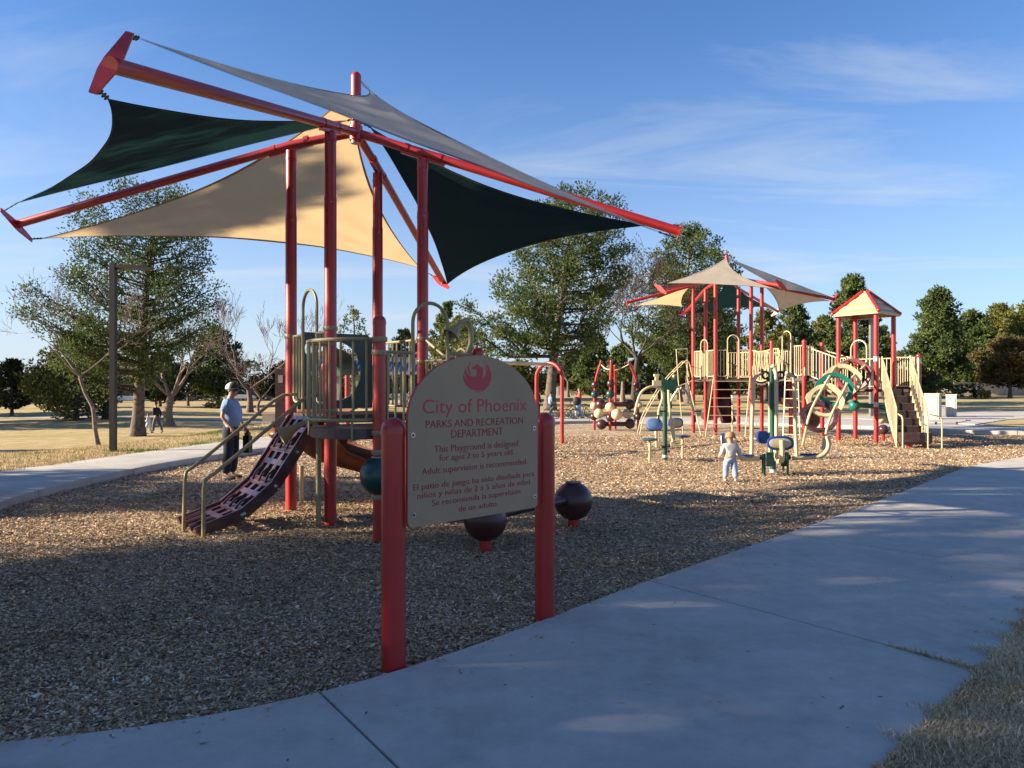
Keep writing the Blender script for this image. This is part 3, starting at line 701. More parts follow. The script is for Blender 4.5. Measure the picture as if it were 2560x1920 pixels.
for a, c in (((327, 92, 5.28), (345, 96, 5.45)), ((249, 228, 5.12), (268, 246, 5.35)), ((868, 301, 9.65), (893, 298, 9.9)), ((12, 526, 10.25), (42, 508, 10.2)), ((82, 597, 10.9), (103, 596, 10.9)),
             ((1689, 594, 9.15), (1648, 580, 9.2)), ((1697, 563, 9.6), (1625, 562, 9.5)), ((1084, 691, 15.2), (1052, 671, 15.0)), ((899, 305, 9.95), (926, 318, 10.1))):
    shackle(ps, at(a[0], a[2], a[1]), at(c[0], c[2], c[1]))
# decks and the round balcony
D1 = [P2, P4, P3b, P1]; D2 = [P3, P5, P4, P2]
deck(ps, [(p.x, p.y) for p in D1], 1.28); deck(ps, [(p.x, p.y) for p in D2], 1.17)
bc = (P2 + P3) / 2
def balc(t, bul=.44, hl=.54): a = PI * t; return bc - v_ * (hl * math.cos(a)) * -1 - u_ * (bul * math.sin(a) ** .8)
edge = [balc(i / 20) for i in range(21)]
deck(ps, [(p.x, p.y) for p in edge], 1.17, .11, mat('taupe_deck_rim', (0.10, 0.062, 0.055), .55, .15, 6), 'balcony_deck')
fr = MB(); rim = [balc(i / 20, .47, .56) for i in range(21)]
MB().tube([p + V(0, 0, 1.26) for p in rim], .021, 8).build('balcony_foot_rail', KHAKI, ps)
fr.tube([p + V(0, 0, 2.11) for p in rim], .021, 8)
fr.tube([P3 + V(0, 0, 2.11) - v_ * -.05, rim[0] + V(0, 0, 2.11)] if False else [rim[0] + V(0, 0, 2.11), (P2 if (rim[0] - P2).length < (rim[0] - P3).length else P3) + V(0, 0, 2.11)], .02, 8)
fr.tube([rim[-1] + V(0, 0, 2.11), (P2 if (rim[-1] - P2).length < (rim[-1] - P3).length else P3) + V(0, 0, 2.11)], .02, 8)
for i in (5, 17): MB().tube([rim[i] + V(0, 0, 1.27), rim[i] + V(0, 0, 1.07)], .014, 8).build('bracket', KHAKI, ps)
bal = fr.build('balcony_rail', KHAKI, ps)
for i in range(11): p = balc((i + .6) / 11.2, .47, .56); rod('picket', p + V(0, 0, 1.26), p + V(0, 0, 2.11), .013, KHAKI, bal, 6)
for p, zs in ((P3, (2.11, 1.97, 1.13, .93, .86, .46)), (P2, (2.30, 1.33)), (P1, (2.27,)), (P4, (2.22, 1.93)), (P3b, (2.25,))):
    for z in zs: collar(ps, p.x, p.y, z, KHAKI)
e1 = lambda d: P2 + v_ * d
mid12 = .625
barrier(ps, e1(.10), e1(.40), 1.42, 2.27, 2, KHAKI); barrier(ps, e1(.86), e1(1.15), 1.42, 2.27, 2, KHAKI)
hoop(ps, e1(mid12), v_, .44, 1.30, 2.82, KHAKI)
g1 = lambda d: P3 + u_ * d
barrier(ps, g1(.09), g1(.39), 1.2, 1.98, 2, KHAKI); barrier(ps, g1(.85), g1(1.16), 1.2, 1.98, 2, KHAKI); hoop(ps, g1(.62), u_, .44, 1.15, 2.53, KHAKI)
h1 = lambda d: P5 + v_ * d
barrier(ps, h1(.1), h1(1.15), 1.2, 1.94, 7, KHAKI)
MB().tube(crom([h1(.15) + V(0, 0, 1.95), h1(.35) + V(0, 0, 2.06), h1(.6) + V(0, 0, 1.96), h1(.85) + V(0, 0, 2.05), h1(1.15) + V(0, 0, 2.2)], 5), .018, 8).build('wavy_rail', KHAKI, ps)
barrier(ps, P4 + v_ * .1, P4 + v_ * 1.15, 1.36, 2.22, 8, KHAKI)
# steps at the front-right opening
for i, z in enumerate((.9, .6, .3)):
    c = g1(.62) - v_ * -(.0) - V(-.6, .8, 0) * (.22 + .24 * i); b = MB(); M_ = Matrix.Translation((c.x, c.y, z)) @ Matrix.Rotation(math.atan2(.6, .8), 4, 'Z'); b.box(None, (.62, .24, .06), M=M_); b.build('step', DECKM, ps, smooth=False)
# dark green panel with the round opening, and the slide behind it
def holed(parent, a, b, z0, z1, holes, m, th=.03, name='panel', n=40):
    a, b = Vector(a), Vector(b); W_ = (b - a).length; d = (b - a).normalized(); nr = V(-d.y, d.x, 0)
    pts = [Vector((0.02, 0)), Vector((W_ - .02, 0)), Vector((W_ - .02, z1 - z0 - .06)), Vector((W_ - .1, z1 - z0)), Vector((.1, z1 - z0)), Vector((.02, z1 - z0 - .06))]; ed = [(i, (i + 1) % 6) for i in range(6)]
    hs = []
    for cx, cz, rx, rz in holes:
        k = len(pts); hh = [Vector((cx + rx * math.cos(2 * PI * i / n), cz - z0 + rz * math.sin(2 * PI * i / n))) for i in range(n)]; pts += hh; ed += [(k + i, k + (i + 1) % n) for i in range(n)]; hs.append((cx, cz - z0, rx, rz))
    r = delaunay_2d_cdt(pts, ed, [], 1, 1e-6); mb = MB(); vs = r[0]; nv = len(vs)
    for s in (-th / 2, th / 2):
        for p in vs: mb.v.append(tuple(a + d * p.x + nr * s + V(0, 0, z0 + p.y)))
    cnt = {}
    for f in r[2]:
        cx = sum(vs[i].x for i in f) / len(f); cy = sum(vs[i].y for i in f) / len(f)
        if any(((cx - h[0]) / h[2]) ** 2 + ((cy - h[1]) / h[3]) ** 2 < .98 for h in hs): continue
        f = list(f)
        if (vs[f[1]] - vs[f[0]]).cross(vs[f[2]] - vs[f[0]]) < 0: f = f[::-1]
        mb.f.append(tuple(f)); mb.f.append(tuple(i + nv for i in f[::-1]))
        for i in range(3): e = (f[i], f[(i + 1) % 3]); cnt[e] = 1
    for (i, j) in list(cnt):
        if (j, i) not in cnt: mb.f.append((j, i, i + nv, j + nv))
    return mb.build(name, m, parent, smooth=False)
holed(ps, P1 + (P3b - P1).normalized() * .07, P3b - (P3b - P1).normalized() * .07, 1.32, 2.34, [(.56, 1.83, .36, .40), (.16, 2.12, .05, .09)], DGREEN)
# tunnel hood with its bubble beyond the opening
b = MB(); c0 = P1.lerp(P3b, .5); dv = v_
for t in range(9):
    p = c0 + dv * (.05 + .1 * t); rr_ = .36 * (1 - .02 * t)
    for k in range(14): a = PI * k / 13; q = p + u_ * (rr_ * math.cos(a)) + V(0, 0, 1.78 + rr_ * math.sin(a)); b.v.append(tuple(q))
for t in range(8):
    for k in range(13): a = t * 14 + k; b.f.append((a, a + 1, a + 15, a + 14))
b.build('slide_hood', DGREEN, ps)
slide(ps, [c0 + V(0, 0, 1.26), c0 + v_ * .45 + V(0, 0, 1.16), c0 + v_ * .85 + u_ * .10 + V(0, 0, .90), c0 + v_ * .95 + u_ * .45 + V(0, 0, .64), c0 + v_ * .60 + u_ * .62 + V(0, 0, .46)], .62, .17, mat('orange_brown_plastic', (0.19, 0.060, 0.024), .35, .2, 4, .1, 40, tr=.3))
slide(ps, [V(-2.62, 10.0, 1.1), V(-2.75, 10.55, .82), V(-2.6, 11.0, .55), V(-2.2, 11.3, .38)], .60, .16, mat('orange_brown_plastic', (0.27, 0.085, 0.028)), 'slide')
MB().cyl((-3.02 + .03, 10.9, -.05), (-2.99, 10.9, .5), .035).build('slide_support', CREAM, ps)
MB().box((-3.08, 10.22, 1.38), (.13, .05, .95)).build('side_board', BRLT, ps); MB().box((-3.07, 10.19, 1.72), (.06, .012, .1)).build('sticker', mat('faded_sticker', (.32, .28, .26), .6), ps)
b = MB().box((-3.27, 10.5, 1.20), (.24, .16, .11)); b.build('counter', mat('beige_plastic', (.42, .34, .26), .5), ps); MB().cyl((-3.25, 10.5, .95), (-3.25, 10.5, 1.15), .03).build('counter_leg', mat('orange_brown_plastic', (0.27, .085, .028)), ps)
b = MB(); b.sphere((-3.14, 10.45, .98), .17, 16, 8, (1, 1, .55), z0=-1); b.build('scoop', mat('orange_brown_plastic', (0.27, .085, .028)), ps)
# climber of four hinged panels
def climber():
    root = MB(); prof_ = [(.08, 1.25), (.343, .865), (.60, .485), (.95, .205), (1.44, .05)]; hw = .385
    nrm0 = -u_; org = P2 + v_ * .64
    def pt(w, d, z): return org + nrm0 * d + v_ * w + V(0, 0, z)
    for si in range(4):
        (d0, z0), (d1, z1) = prof_[si], prof_[si + 1]; ln = math.hypot(d1 - d0, z1 - z0); ax = V(0, 0, 0) + nrm0 * ((d1 - d0) / ln) + V(0, 0, (z1 - z0) / ln)
        up_ = (nrm0 * ((z0 - z1) / ln) + V(0, 0, (d1 - d0) / ln)).normalized(); th = .05
        o0 = org + nrm0 * d0 + V(0, 0, z0)
        P = lambda w, s, h: o0 + v_ * w + ax * s + up_ * h
        xs = [-hw, -hw + .07, -.15, -.075, .075, .15, hw - .07, hw]; xs = [-hw, -.285, -.155, -.075, .075, .155, .285, hw]
        last = si == 3
        ys = [0, .05, .05 + (ln - .18) * .36, .05 + (ln - .18) * .36 + .07, ln - .06, ln]
        hole = {(i, j) for i in (1, 3, 5) for j in ((1, 3) if not last else (1,))}
        solid = [(i, j) for i in range(7) for j in range(5) if (i, j) not in hole and not (last and j >= 3 and i in (1, 3, 5))]
        S_ = set(solid); b = MB()
        for (i, j) in solid:
            x0, x1, y0, y1 = xs[i], xs[i + 1], ys[j], ys[j + 1]
            b.face(P(x0, y0, 0), P(x0, y1, 0), P(x1, y1, 0), P(x1, y0, 0)); b.face(P(x0, y0, -th), P(x1, y0, -th), P(x1, y1, -th), P(x0, y1, -th))
            if (i - 1, j) not in S_: b.face(P(x0, y0, 0), P(x0, y0, -th), P(x0, y1, -th), P(x0, y1, 0))
            if (i + 1, j) not in S_: b.face(P(x1, y0, 0), P(x1, y1, 0), P(x1, y1, -th), P(x1, y0, -th))
            if (i, j - 1) not in S_: b.face(P(x0, y0, 0), P(x1, y0, 0), P(x1, y0, -th), P(x0, y0, -th))
            if (i, j + 1) not in S_: b.face(P(x0, y1, 0), P(x0, y1, -th), P(x1, y1, -th), P(x1, y1, 0))
        # side cheeks and hinge knuckles
        for s in (-1, 1):
            b.bar(P(s * (hw + .012), 0, -.03), P(s * (hw + .012), ln, -.03), .03, .13, up=up_)
        b.tube([P(-hw - .03, ln, -.03), P(hw + .03, ln, -.03)], .045, 10) if not last else None
        for w in (-.22, 0, .22):
            if not last: b.tube([P(w + .03, ln - .17, .012), P(w + .03, ln - .09, .035), P(w + .03, ln + .015, .02)], .014, 6)
        if last:
            for w in (-.345, -.115, .115, .345): b.tube([P(w, ln - .25, -.02), P(w, ln + .01, -.02)], .042, 10)
        o = b.build('climber_panel', BRLT, ps, ang=30)
        for s in (-1, 1):
            q = P(s * (hw + .03), ln, -.03) if not last else P(s * (hw + .03), .02, -.03); MB().sphere(q, .022, 10, 6).build('bolt_head', STEEL, o)
climber()
def handrail(top, k1, k2, foot):
    pts = crom([top, top + V(-.12, -.09, .0)], 2) + [k1 + V(.02, .01, .06)]
    P = [Vector(top), Vector(top) + V(-.14, -.10, -.01), Vector(top) + V(-.24, -.18, -.08), Vector(k1) + V(.10, .075, .085), Vector(k1), Vector(k1) + V(-.01, -.01, -.09), Vector(foot)]
    return MB().tube(P, .021, 10).build('handrail', KHAKI, ps)
handrail(e1(1.05) + V(0, 0, 1.52), V(-3.66, 8.63, .66), None, V(-3.69, 8.63, -.03)); handrail(e1(.18) + V(0, 0, 1.52), V(-3.30, 8.26, .61), None, V(-3.32, 8.26, -.03))
horn(ps, V(-2.66, 8.80, 1.05), [V(-2.42, 8.90, 1.19), V(-2.33, 8.93, 1.21), V(-2.27, 8.93, 1.14), V(-2.25, 8.93, .95), V(-2.25, 8.93, .4), V(-2.25, 8.93, -.05)], KHAKI)
horn(ps, V(-.68, 8.55, 2.18), [V(-.57, 8.64, 2.34), V(-.50, 8.70, 2.36), V(-.47, 8.74, 2.25), V(-.475, 8.74, 2.08), V(-.55, 8.76, 1.98), V(-.8, 8.8, 1.95)], KHAKI, .1)
b = MB().sphere((P3.x, P3.y, .685), .205, 28, 18); b.build('ball', DGREEN, ps)

# ---------------------------------------------------------------- the playground sign
SL = V(-.675, 4.376, 0); SR = V(.227, 5.31, 0); st_ = (SR - SL).normalized(); sn = V(st_.y, -st_.x, 0)
sg = thing('park_sign', (-.22, 4.84, 0), 'taupe arched playground sign lettered in red between two red posts', 'sign')
for p in (SL, SR): post(sg, p.x, p.y, 1.428, .069, n=28)
so = SL + sn * .085
def SP(s, z, d=0): return so + st_ * s + sn * d + V(0, 0, z)
TAUPE = mat('taupe_sign_face', (0.35, 0.235, 0.14), .62, .07, 3, .25, 380); REDHD = mat('red_sign_core', (0.46, 0.028, 0.045), .5, .08, 5)
s0, s1, sc0, zsh, zt_, zb_ = .032, 1.127, .5795, 1.417, 1.802, .804
out_ = []
for cx, cz, a0 in ((s0 + .035, zb_ + .035, PI), (s1 - .035, zb_ + .035, 1.5 * PI)):
    out_ += [(cx + .035 * math.cos(a0 + PI / 2 * i / 5), cz + .035 * math.sin(a0 + PI / 2 * i / 5)) for i in range(6)]
out_ += [(sc0 + (s1 - sc0) * math.cos(PI * i / 48), zsh + (zt_ - zsh) * math.sin(PI * i / 48)) for i in range(49)]
MB().prism(out_, lambda a, z, d: SP(a, z, d), -.014, .0).build('sign_core', REDHD, sg, smooth=False)
ins_ = [(sc0 + (a - sc0) * .996, 1.25 + (z - 1.25) * .996) for a, z in out_]
face = MB().prism(ins_, lambda a, z, d: SP(a, z, d), 0.0, .004).build('sign_face', TAUPE, sg, smooth=False)
for a, z in ((.068, 1.332), (1.09, 1.333), (.075, .877), (1.096, .880)):
    bolt = MB(); bolt.tube([SP(a, z, .004), SP(a, z, .008)], [.0165, .0155], 20); bolt.build('bolt', STEEL, sg); MB().tube([SP(a, z, .0085), SP(a, z, .0115)], [.007, .006], 10).build('bolt_socket', BLACK, sg)
def text(body, s_a, s_b, z, cap, m=REDHD, bold=0.0):
    cu = bpy.data.curves.new('text', 'FONT'); cu.body = body; cu.size = 1; cu.extrude = 0; cu.offset = bold; cu.resolution_u = 3
    ob = bpy.data.objects.new('text', cu); COL.objects.link(ob); dg = bpy.context.evaluated_depsgraph_get(); me = bpy.data.meshes.new_from_object(ob.evaluated_get(dg)); bpy.data.objects.remove(ob)
    co = np.empty(len(me.vertices) * 3, np.float32); me.vertices.foreach_get('co', co); co = co.reshape(-1, 3)
    x0, x1 = co[:, 0].min(), co[:, 0].max(); k = (s_b - s_a) / (x1 - x0); kz = cap / .728
    mb = MB(); 
    for x, y, _ in co: mb.v.append(tuple(SP(s_a + (x - x0) * k, z + y * kz, .0052)))
    mb.f = [tuple(p.vertices) for p in me.polygons]
    # give the strokes their depth
    cnt = {}
    for f in mb.f:
        for i in range(len(f)): cnt[(f[i], f[(i + 1) % len(f)])] = 1
    nv = len(mb.v); mb.v += [tuple(Vector(p) - sn * .0022) for p in mb.v]
    for (i, j) in list(cnt):
        if (j, i) not in cnt: mb.f.append((i, i + nv, j + nv, j))
    o = mb.build('lettering', m, sg, smooth=False); o['label'] = 'lettering reading ' + body.strip('.'); bpy.data.meshes.remove(me); return o
REDT = mat('dark_red_letters', (0.27, 0.014, 0.022), .55, .08, 5)
text('City of Phoenix', .141, 1.019, 1.452, .086, REDHD, -.006)
for a in (('PARKS AND RECREATION', .163, .982, 1.368, .046), ('DEPARTMENT', .359, .795, 1.3025, .049), ('This Playground is designed', .227, .936, 1.223, .042), ('for ages 2 to 5 years old.', .266, .897, 1.1715, .038),
          ('Adult supervision is recommended.', .134, 1.022, 1.1015, .039), ('El patio de juego ha sido dise\u00f1ada para', .07, 1.093, 1.017, .036), ('ni\u00f1os y ni\u00f1as de 2 a 5 a\u00f1os de edad.', .101, 1.064, .9665, .036),
          ('Se recomienda la supervisi\u00f3n', .21, .957, .913, .036), ('de un adulto.', .42, .753, .856, .036)): text(*a, m=REDT, bold=-.002)
LOGO = [[(0.457, 1.681), (0.467, 1.665), (0.485, 1.649), (0.503, 1.638), (0.499, 1.643), (0.483, 1.654), (0.471, 1.67), (0.466, 1.692), (0.469, 1.712), (0.473, 1.726), (0.479, 1.704), (0.489, 1.688), (0.507, 1.676), (0.527, 1.671), (0.545, 1.67), (0.56, 1.675), (0.568, 1.686), (0.57, 1.698), (0.566, 1.708), (0.556, 1.714), (0.539, 1.716), (0.527, 1.714), (0.522, 1.71), (0.529, 1.723), (0.539, 1.731), (0.556, 1.737), (0.558, 1.743), (0.566, 1.746), (0.576, 1.745), (0.601, 1.731), (0.627, 1.717), (0.616, 1.71), (0.621, 1.694), (0.619, 1.676), (0.611, 1.656), (0.627, 1.664), (0.64, 1.675), (0.648, 1.691), (0.649, 1.709), (0.637, 1.735), (0.65, 1.724), (0.663, 1.703), (0.665, 1.716), (0.655, 1.735), (0.638, 1.753), (0.667, 1.734), (0.684, 1.713), (0.692, 1.687), (0.692, 1.665), (0.684, 1.637), (0.665, 1.612), (0.638, 1.591), (0.611, 1.579), (0.58, 1.573), (0.545, 1.58), (0.574, 1.578), (0.601, 1.582), (0.627, 1.601), (0.601, 1.588), (0.574, 1.584), (0.545, 1.586), (0.515, 1.595), (0.489, 1.61), (0.471, 1.626), (0.459, 1.645), (0.455, 1.662)],
 [(0.513, 1.758), (0.499, 1.743), (0.491, 1.729), (0.49, 1.712), (0.497, 1.695), (0.511, 1.683), (0.527, 1.678), (0.513, 1.694), (0.504, 1.713), (0.503, 1.73), (0.508, 1.744), (0.519, 1.756)]]
b = MB()
for lp in LOGO:
    n = len(lp); r = delaunay_2d_cdt([Vector(p) for p in lp], [(i, (i + 1) % n) for i in range(n)], [], 1, 1e-6)
    lpa = np.array(lp)
    for f in r[2]:
        c = sum((r[0][i] for i in f), Vector((0, 0))) / len(f)
        if inpoly(np.array([c.x]), np.array([c.y]), lpa)[0]: b.face(*[SP(r[0][i].x, r[0][i].y, .0052) for i in f])
    for i in range(n): p, q = lp[i], lp[(i + 1) % n]; b.face(SP(*p, .0052), SP(*q, .0052), SP(*q, .003), SP(*p, .003))
o = b.build('bird_emblem', REDHD, sg, smooth=False); o['label'] = 'red rising-bird emblem'

# balls on short posts joined by a bar
bb = thing('balance_balls', (.7, 8.85, 0), 'two big brown balls on red stubs joined by a low bar behind the sign', 'balance beam')
for x, y, z, r in ((.705, 8.85, .30, .222), (-.265, 7.6, .30, .215)):
    MB().cyl((x, y, -.05), (x, y, .15), .06, 16).build('stub_post', RED, bb); MB().sphere((x, y, z), r, 32, 20).build('ball', BROWN, bb); MB().lathe((x, y, z + r - .012), [(.085, 0), (.085, .014), (.0, .016)], 20).build('top_disc', mat('tan_disc', (.22, .16, .09), .5), bb)
MB().tube([(-.265, 7.6, .33), (.12, 8.1, .33), (.705, 8.85, .33)], [.075, .06, .075], 14, flat=.8).build('bar', BROWN, bb)
# swing frame
sw = thing('swing_frame', (1.1, 22.75, 0), 'red arched swing frame with a cream top bar behind the sign', 'swing frame')
Cb, Ca = V(1.1, 22.75, 0), V(-4.09, 17.7, 0); sd_ = V(.757, -.653, 0)
for c in (Cb, Ca):
    pts = [c + sd_ * .48 + V(0, 0, -.05), c + sd_ * .48 + V(0, 0, 1.9)] + [c + sd_ * (.48 * math.cos(a)) + V(0, 0, 1.9 + .44 * math.sin(a)) for a in [PI * i / 12 for i in range(1, 12)]] + [c - sd_ * .48 + V(0, 0, 1.9), c - sd_ * .48 + V(0, 0, -.05)]
    MB().tube(pts, .058, 14).build('arch', RED, sw)
MB().tube([Ca + V(0, 0, 2.30), Cb + V(0, 0, 2.30)], .05, 12).build('top_bar', CREAM, sw)
# ---------------------------------------------------------------- the far play structure
S2 = thing('play_structure', (8.5, 26, 0), 'large play structure with cream pickets, ring climber and small peaked roof', 'play structure')
HC = V(7.7, 27.45, 0); hx = [HC + V(math.cos(R(-5 + 60 * k)), math.sin(R(-5 + 60 * k)), 0) * 1.2 for k in range(6)]
for p in hx: post(S2, p.x, p.y, 5.25, cap=False, n=12)
deck(S2, [(p.x, p.y) for p in hx], 1.92)
hb = V(7.66, 27.4, 5.62)
b = MB().tube([hb - V(0, 0, .1), V(7.66, 27.4, 6.3)], .07, 12); b.sphere((7.66, 27.4, 6.3), .07, 12, 6, z0=0); b.build('mast', RED, S2)
T = {'T1': (at(1567, 27.4, 757), 3), 'T2': (at(1651, 24.6, 722), 4), 'T4': (at(1954, 25.0, 714), 5), 'T5': (at(2084, 27.9, 748), 0), 'T6': (at(1943, 31, 778), 1), 'T3': (at(1716, 31, 778), 2)}
for k, (e, i) in T.items():
    p = hx[i]; mid = V(p.x, p.y, 5.28); o = MB().tube([hb, mid.lerp(hb, .0), e], .055, 10).build('beam', RED, S2); d = (e - mid).normalized(); tn = d.cross(V(0, 0, 1)).normalized()
    endplate(o, e + tn * .22 + V(0, 0, .16), e - tn * .22 - V(0, 0, .16), e, .08, d)
M6 = V(7.66, 27.4, 6.25)
sail(S2, at(1668, 24.7, 708), at(1940, 25.1, 722), M6, (.15, .05, .05), CRF, HEMC, 'cream shade sail facing the path', 14)
sail(S2, at(1577, 27.5, 765), at(1706, 30.4, 767), at(1738, 27.3, 705), (.10, .10, .06), TANF, HEMT, 'tan shade sail at the left', 12)
sail(S2, at(1566, 27.2, 748), at(1660, 24.9, 727), at(1738, 27.1, 700), (.04, .04, .1), DGF, HEMD, 'dark green shade sail at the left front', 12)
sail(S2, at(1724, 30.8, 787), at(1925, 30.8, 768), at(1818, 27.8, 690), (.08, .12, .10), DGF, HEMD, 'dark green shade sail at the back', 12)
sail(S2, M6, at(1950, 25.6, 722), at(2080, 27.9, 743), (.02, .03, .0), CRF, HEMC, 'beige shade sail over the right side', 14)
sail(S2, at(1893, 27.0, 700), at(2074, 28, 752), at(1946, 30.7, 781), (.10, .10, .02), fabric('beige_shade_cloth', (.47, .38, .27), .3), HEMC, 'beige shade sail hanging low at the right', 12)
# deck B, C, D
e_, f_, g_, h_ = V(8.66, 25.6, 0), V(9.62, 26.5, 0), V(9.28, 24.4, 0), V(10.22, 25.3, 0)
i_, k_, l_, j_ = V(9.95, 23.4, 0), V(10.62, 22.4, 0), V(11.55, 23.25, 0), V(10.82, 24.2, 0); m_ = V(12.1, 22.85, 0)
for p, zt in ((e_, 3.18), (f_, 3.2), (g_, 3.14), (h_, 3.12), (m_, 2.62)): post(S2, p.x, p.y, zt, n=12)
for p in (i_, k_, l_, j_): post(S2, p.x, p.y, 3.86, cap=False, n=12)
deck(S2, [(p.x, p.y) for p in (e_, g_, h_, f_)], 1.92); deck(S2, [(p.x, p.y) for p in (i_, k_, l_, j_)], 1.57)
deck(S2, [(k_.x, k_.y), (11.35, 22.0), (m_.x + .1, m_.y), (l_.x, l_.y)], 1.57)
def B2(a, b, z0, z1, n, dz=0): return barrier(S2, (a.x, a.y), (b.x, b.y), z0, z1, n, CREAM, .013, .018, dz)
def lp(a, b, t): return a.lerp(b, t)
A_, Bq, Cq, D_, E_, F_ = hx[3], hx[4], hx[5], hx[0], hx[1], hx[2]      # a b c d c2 b2
for a, b, r_ in ((Bq, Cq, ((.05, .33), (.67, .95))), (A_, Bq, ((.06, .40), (.6, .94))), (A_, F_, ((.05, .95),)), (F_, E_, ((.05, .3), (.7, .95))), (E_, D_, ((.05, .95),))):
    for t0, t1 in r_: B2(lp(a, b, t0), lp(a, b, t1), 2.0, 2.9, max(2, int((t1 - t0) * 10)))
hoop(S2, lp(Bq, Cq, .5), Cq - Bq, .38, 1.92, 3.42, CREAM); hoop(S2, lp(A_, Bq, .5), Bq - A_, .36, 1.92, 3.3, CREAM)
def ladder(a0, a1, b0, b1, n, name='rung_ladder', r=.02):
    o = MB().tube([a0, a1], r, 8).tube([b0, b1], r, 8).build(name, CREAM, S2)
    for i in range(n):
        t = (i + .4) / n; rod('rung', Vector(a0).lerp(a1, t), Vector(b0).lerp(b1, t), .014, CREAM, o, 6)
    return o
ladder(V(6.35, 25.2, 0), V(6.93, 26.38, 2.0), V(7.65, 25.2, 0), V(8.15, 26.28, 2.0), 7)
ladder(V(8.72, 24.7, 0), V(8.92, 25.05, 2.0), V(9.12, 24.3, 0), V(9.22, 24.75, 2.0), 7)
# curved climber at the left end
for s, oy in ((0, -.25), (1, .25)):
    y = 27.3 + oy
    MB().tube(crom([V(6.35, y, 2.0), V(6.2, y, 2.55), V(5.9, y, 2.35), V(5.35, y, 1.75), V(5.0, y, 1.2), V(4.65, y, .55), V(4.5, y, -.03)], 5), .018, 8).build('climber_rail', CREAM, S2)
for i in range(6):
    x = [6.1, 5.75, 5.35, 5.05, 4.8, 4.6][i]; z = [2.5, 2.2, 1.75, 1.3, .85, .35][i]; rod('rung', V(x, 27.05, z), V(x, 27.55, z), .015, CREAM, S2, 6)
MB().tube([V(5.95, 26.7, -.03), V(5.8, 26.8, 1.9), V(5.75, 26.9, 2.95), V(6.15, 26.95, 2.98), V(6.15, 26.95, 1.95), V(6.3, 26.6, 1.0), V(6.45, 26.2, -.03)], .018, 8).build('climber_frame', CREAM, S2)
MB().tube(crom([V(4.9, 26.4, -.03), V(5.1, 26.5, .9), V(5.5, 26.7, 1.5), V(6.3, 26.8, 1.85)], 5), .018, 8).build('climber_rail', CREAM, S2)
slide(S2, [V(7.75, 28.45, 1.9), V(7.8, 29.0, 1.62), V(7.9, 29.9, .95), V(8.0, 30.7, .42), V(8.05, 31.4, .32)], .66, .22, BROWN)
slide(S2, [V(7.55, 28.2, 1.86), V(7.6, 27.75, 1.4), V(7.62, 27.6, .75), V(7.68, 27.45, .35)], .60, .16, BROWN, 'slide')
MB().cyl((7.72, 26.9, -.04), (7.72, 26.9, 1.0), .03, 8).build('slide_support', CREAM, S2)
# bridge with slanted pickets
for a, b in ((Cq, e_), (D_, f_)):
    fr = MB(); pl = [lp(a, b, t) for t in (0, .25, .5, .75, 1)]; sag = (0, -.12, -.17, -.12, 0)
    top = crom([p + V(0, 0, 2.9 + s * .4) for p, s in zip(pl, sag)], 4); bot = crom([p + V(0, 0, 2.0 + s) for p, s in zip(pl, sag)], 4); fr.tube(top, .02, 6); fr.tube(bot, .02, 6)
    o = fr.build('bridge_rail', CREAM, S2); n = len(top)
    for q in range(1, n - 1):
        q2 = min(n - 1, max(0, q + (2 if q % 2 else -2))); rod('picket', bot[q], top[q2], .013, CREAM, o, 6)
for q in range(7):
    t0, t1 = q / 7 + .01, (q + 1) / 7 - .01; dz = -.17 * math.sin(PI * (t0 + t1) / 2); pl = [lp(Cq, e_, t0), lp(Cq, e_, t1), lp(D_, f_, t1), lp(D_, f_, t0)]
    MB().prism([(p.x, p.y) for p in pl], lambda u, v, d: V(u, v, 1.92 + dz - d), 0, .06).build('bridge_plank', DECKM, S2, smooth=False)
B2(lp(e_, g_, .05), lp(e_, g_, .22), 2.0, 2.9, 1); B2(lp(e_, g_, .72), lp(e_, g_, .95), 2.0, 2.95, 3); B2(lp(g_, h_, .08), lp(g_, h_, .5), 2.0, 2.95, 4); B2(lp(e_, f_, .3), lp(e_, f_, .94), 2.0, 2.9, 5)
hoop(S2, lp(e_, g_, .47), g_ - e_, .36, 1.92, 3.45, CREAM)
MB().tube(crom([V(9.28, 24.4, 2.0), V(9.22, 24.2, 2.25), V(9.16, 24.05, 2.12), V(9.16, 24.05, 1.98)], 5), .018, 6).build('grab_loop', CREAM, S2)
# sloping rail down to the roofed deck
fr = MB()
for a, b in ((h_, j_), (g_ + V(.2, 0, 0), i_)):
    o = barrier(S2, (a.x, a.y), (b.x, b.y), 1.98, 2.86, 8, CREAM, .014, .02, -.36)
for q in range(4): c = lp(lp(g_, h_, .5), lp(i_, j_, .5), (q + .5) / 4); M_ = Matrix.Translation((c.x, c.y, 1.86 - .08 * q)) @ Matrix.Rotation(math.atan2(h_.y - g_.y, h_.x - g_.x), 4, 'Z'); MB().box(None, (1.1, .32, .07), M=M_).build('step', DECKM, S2, smooth=False)
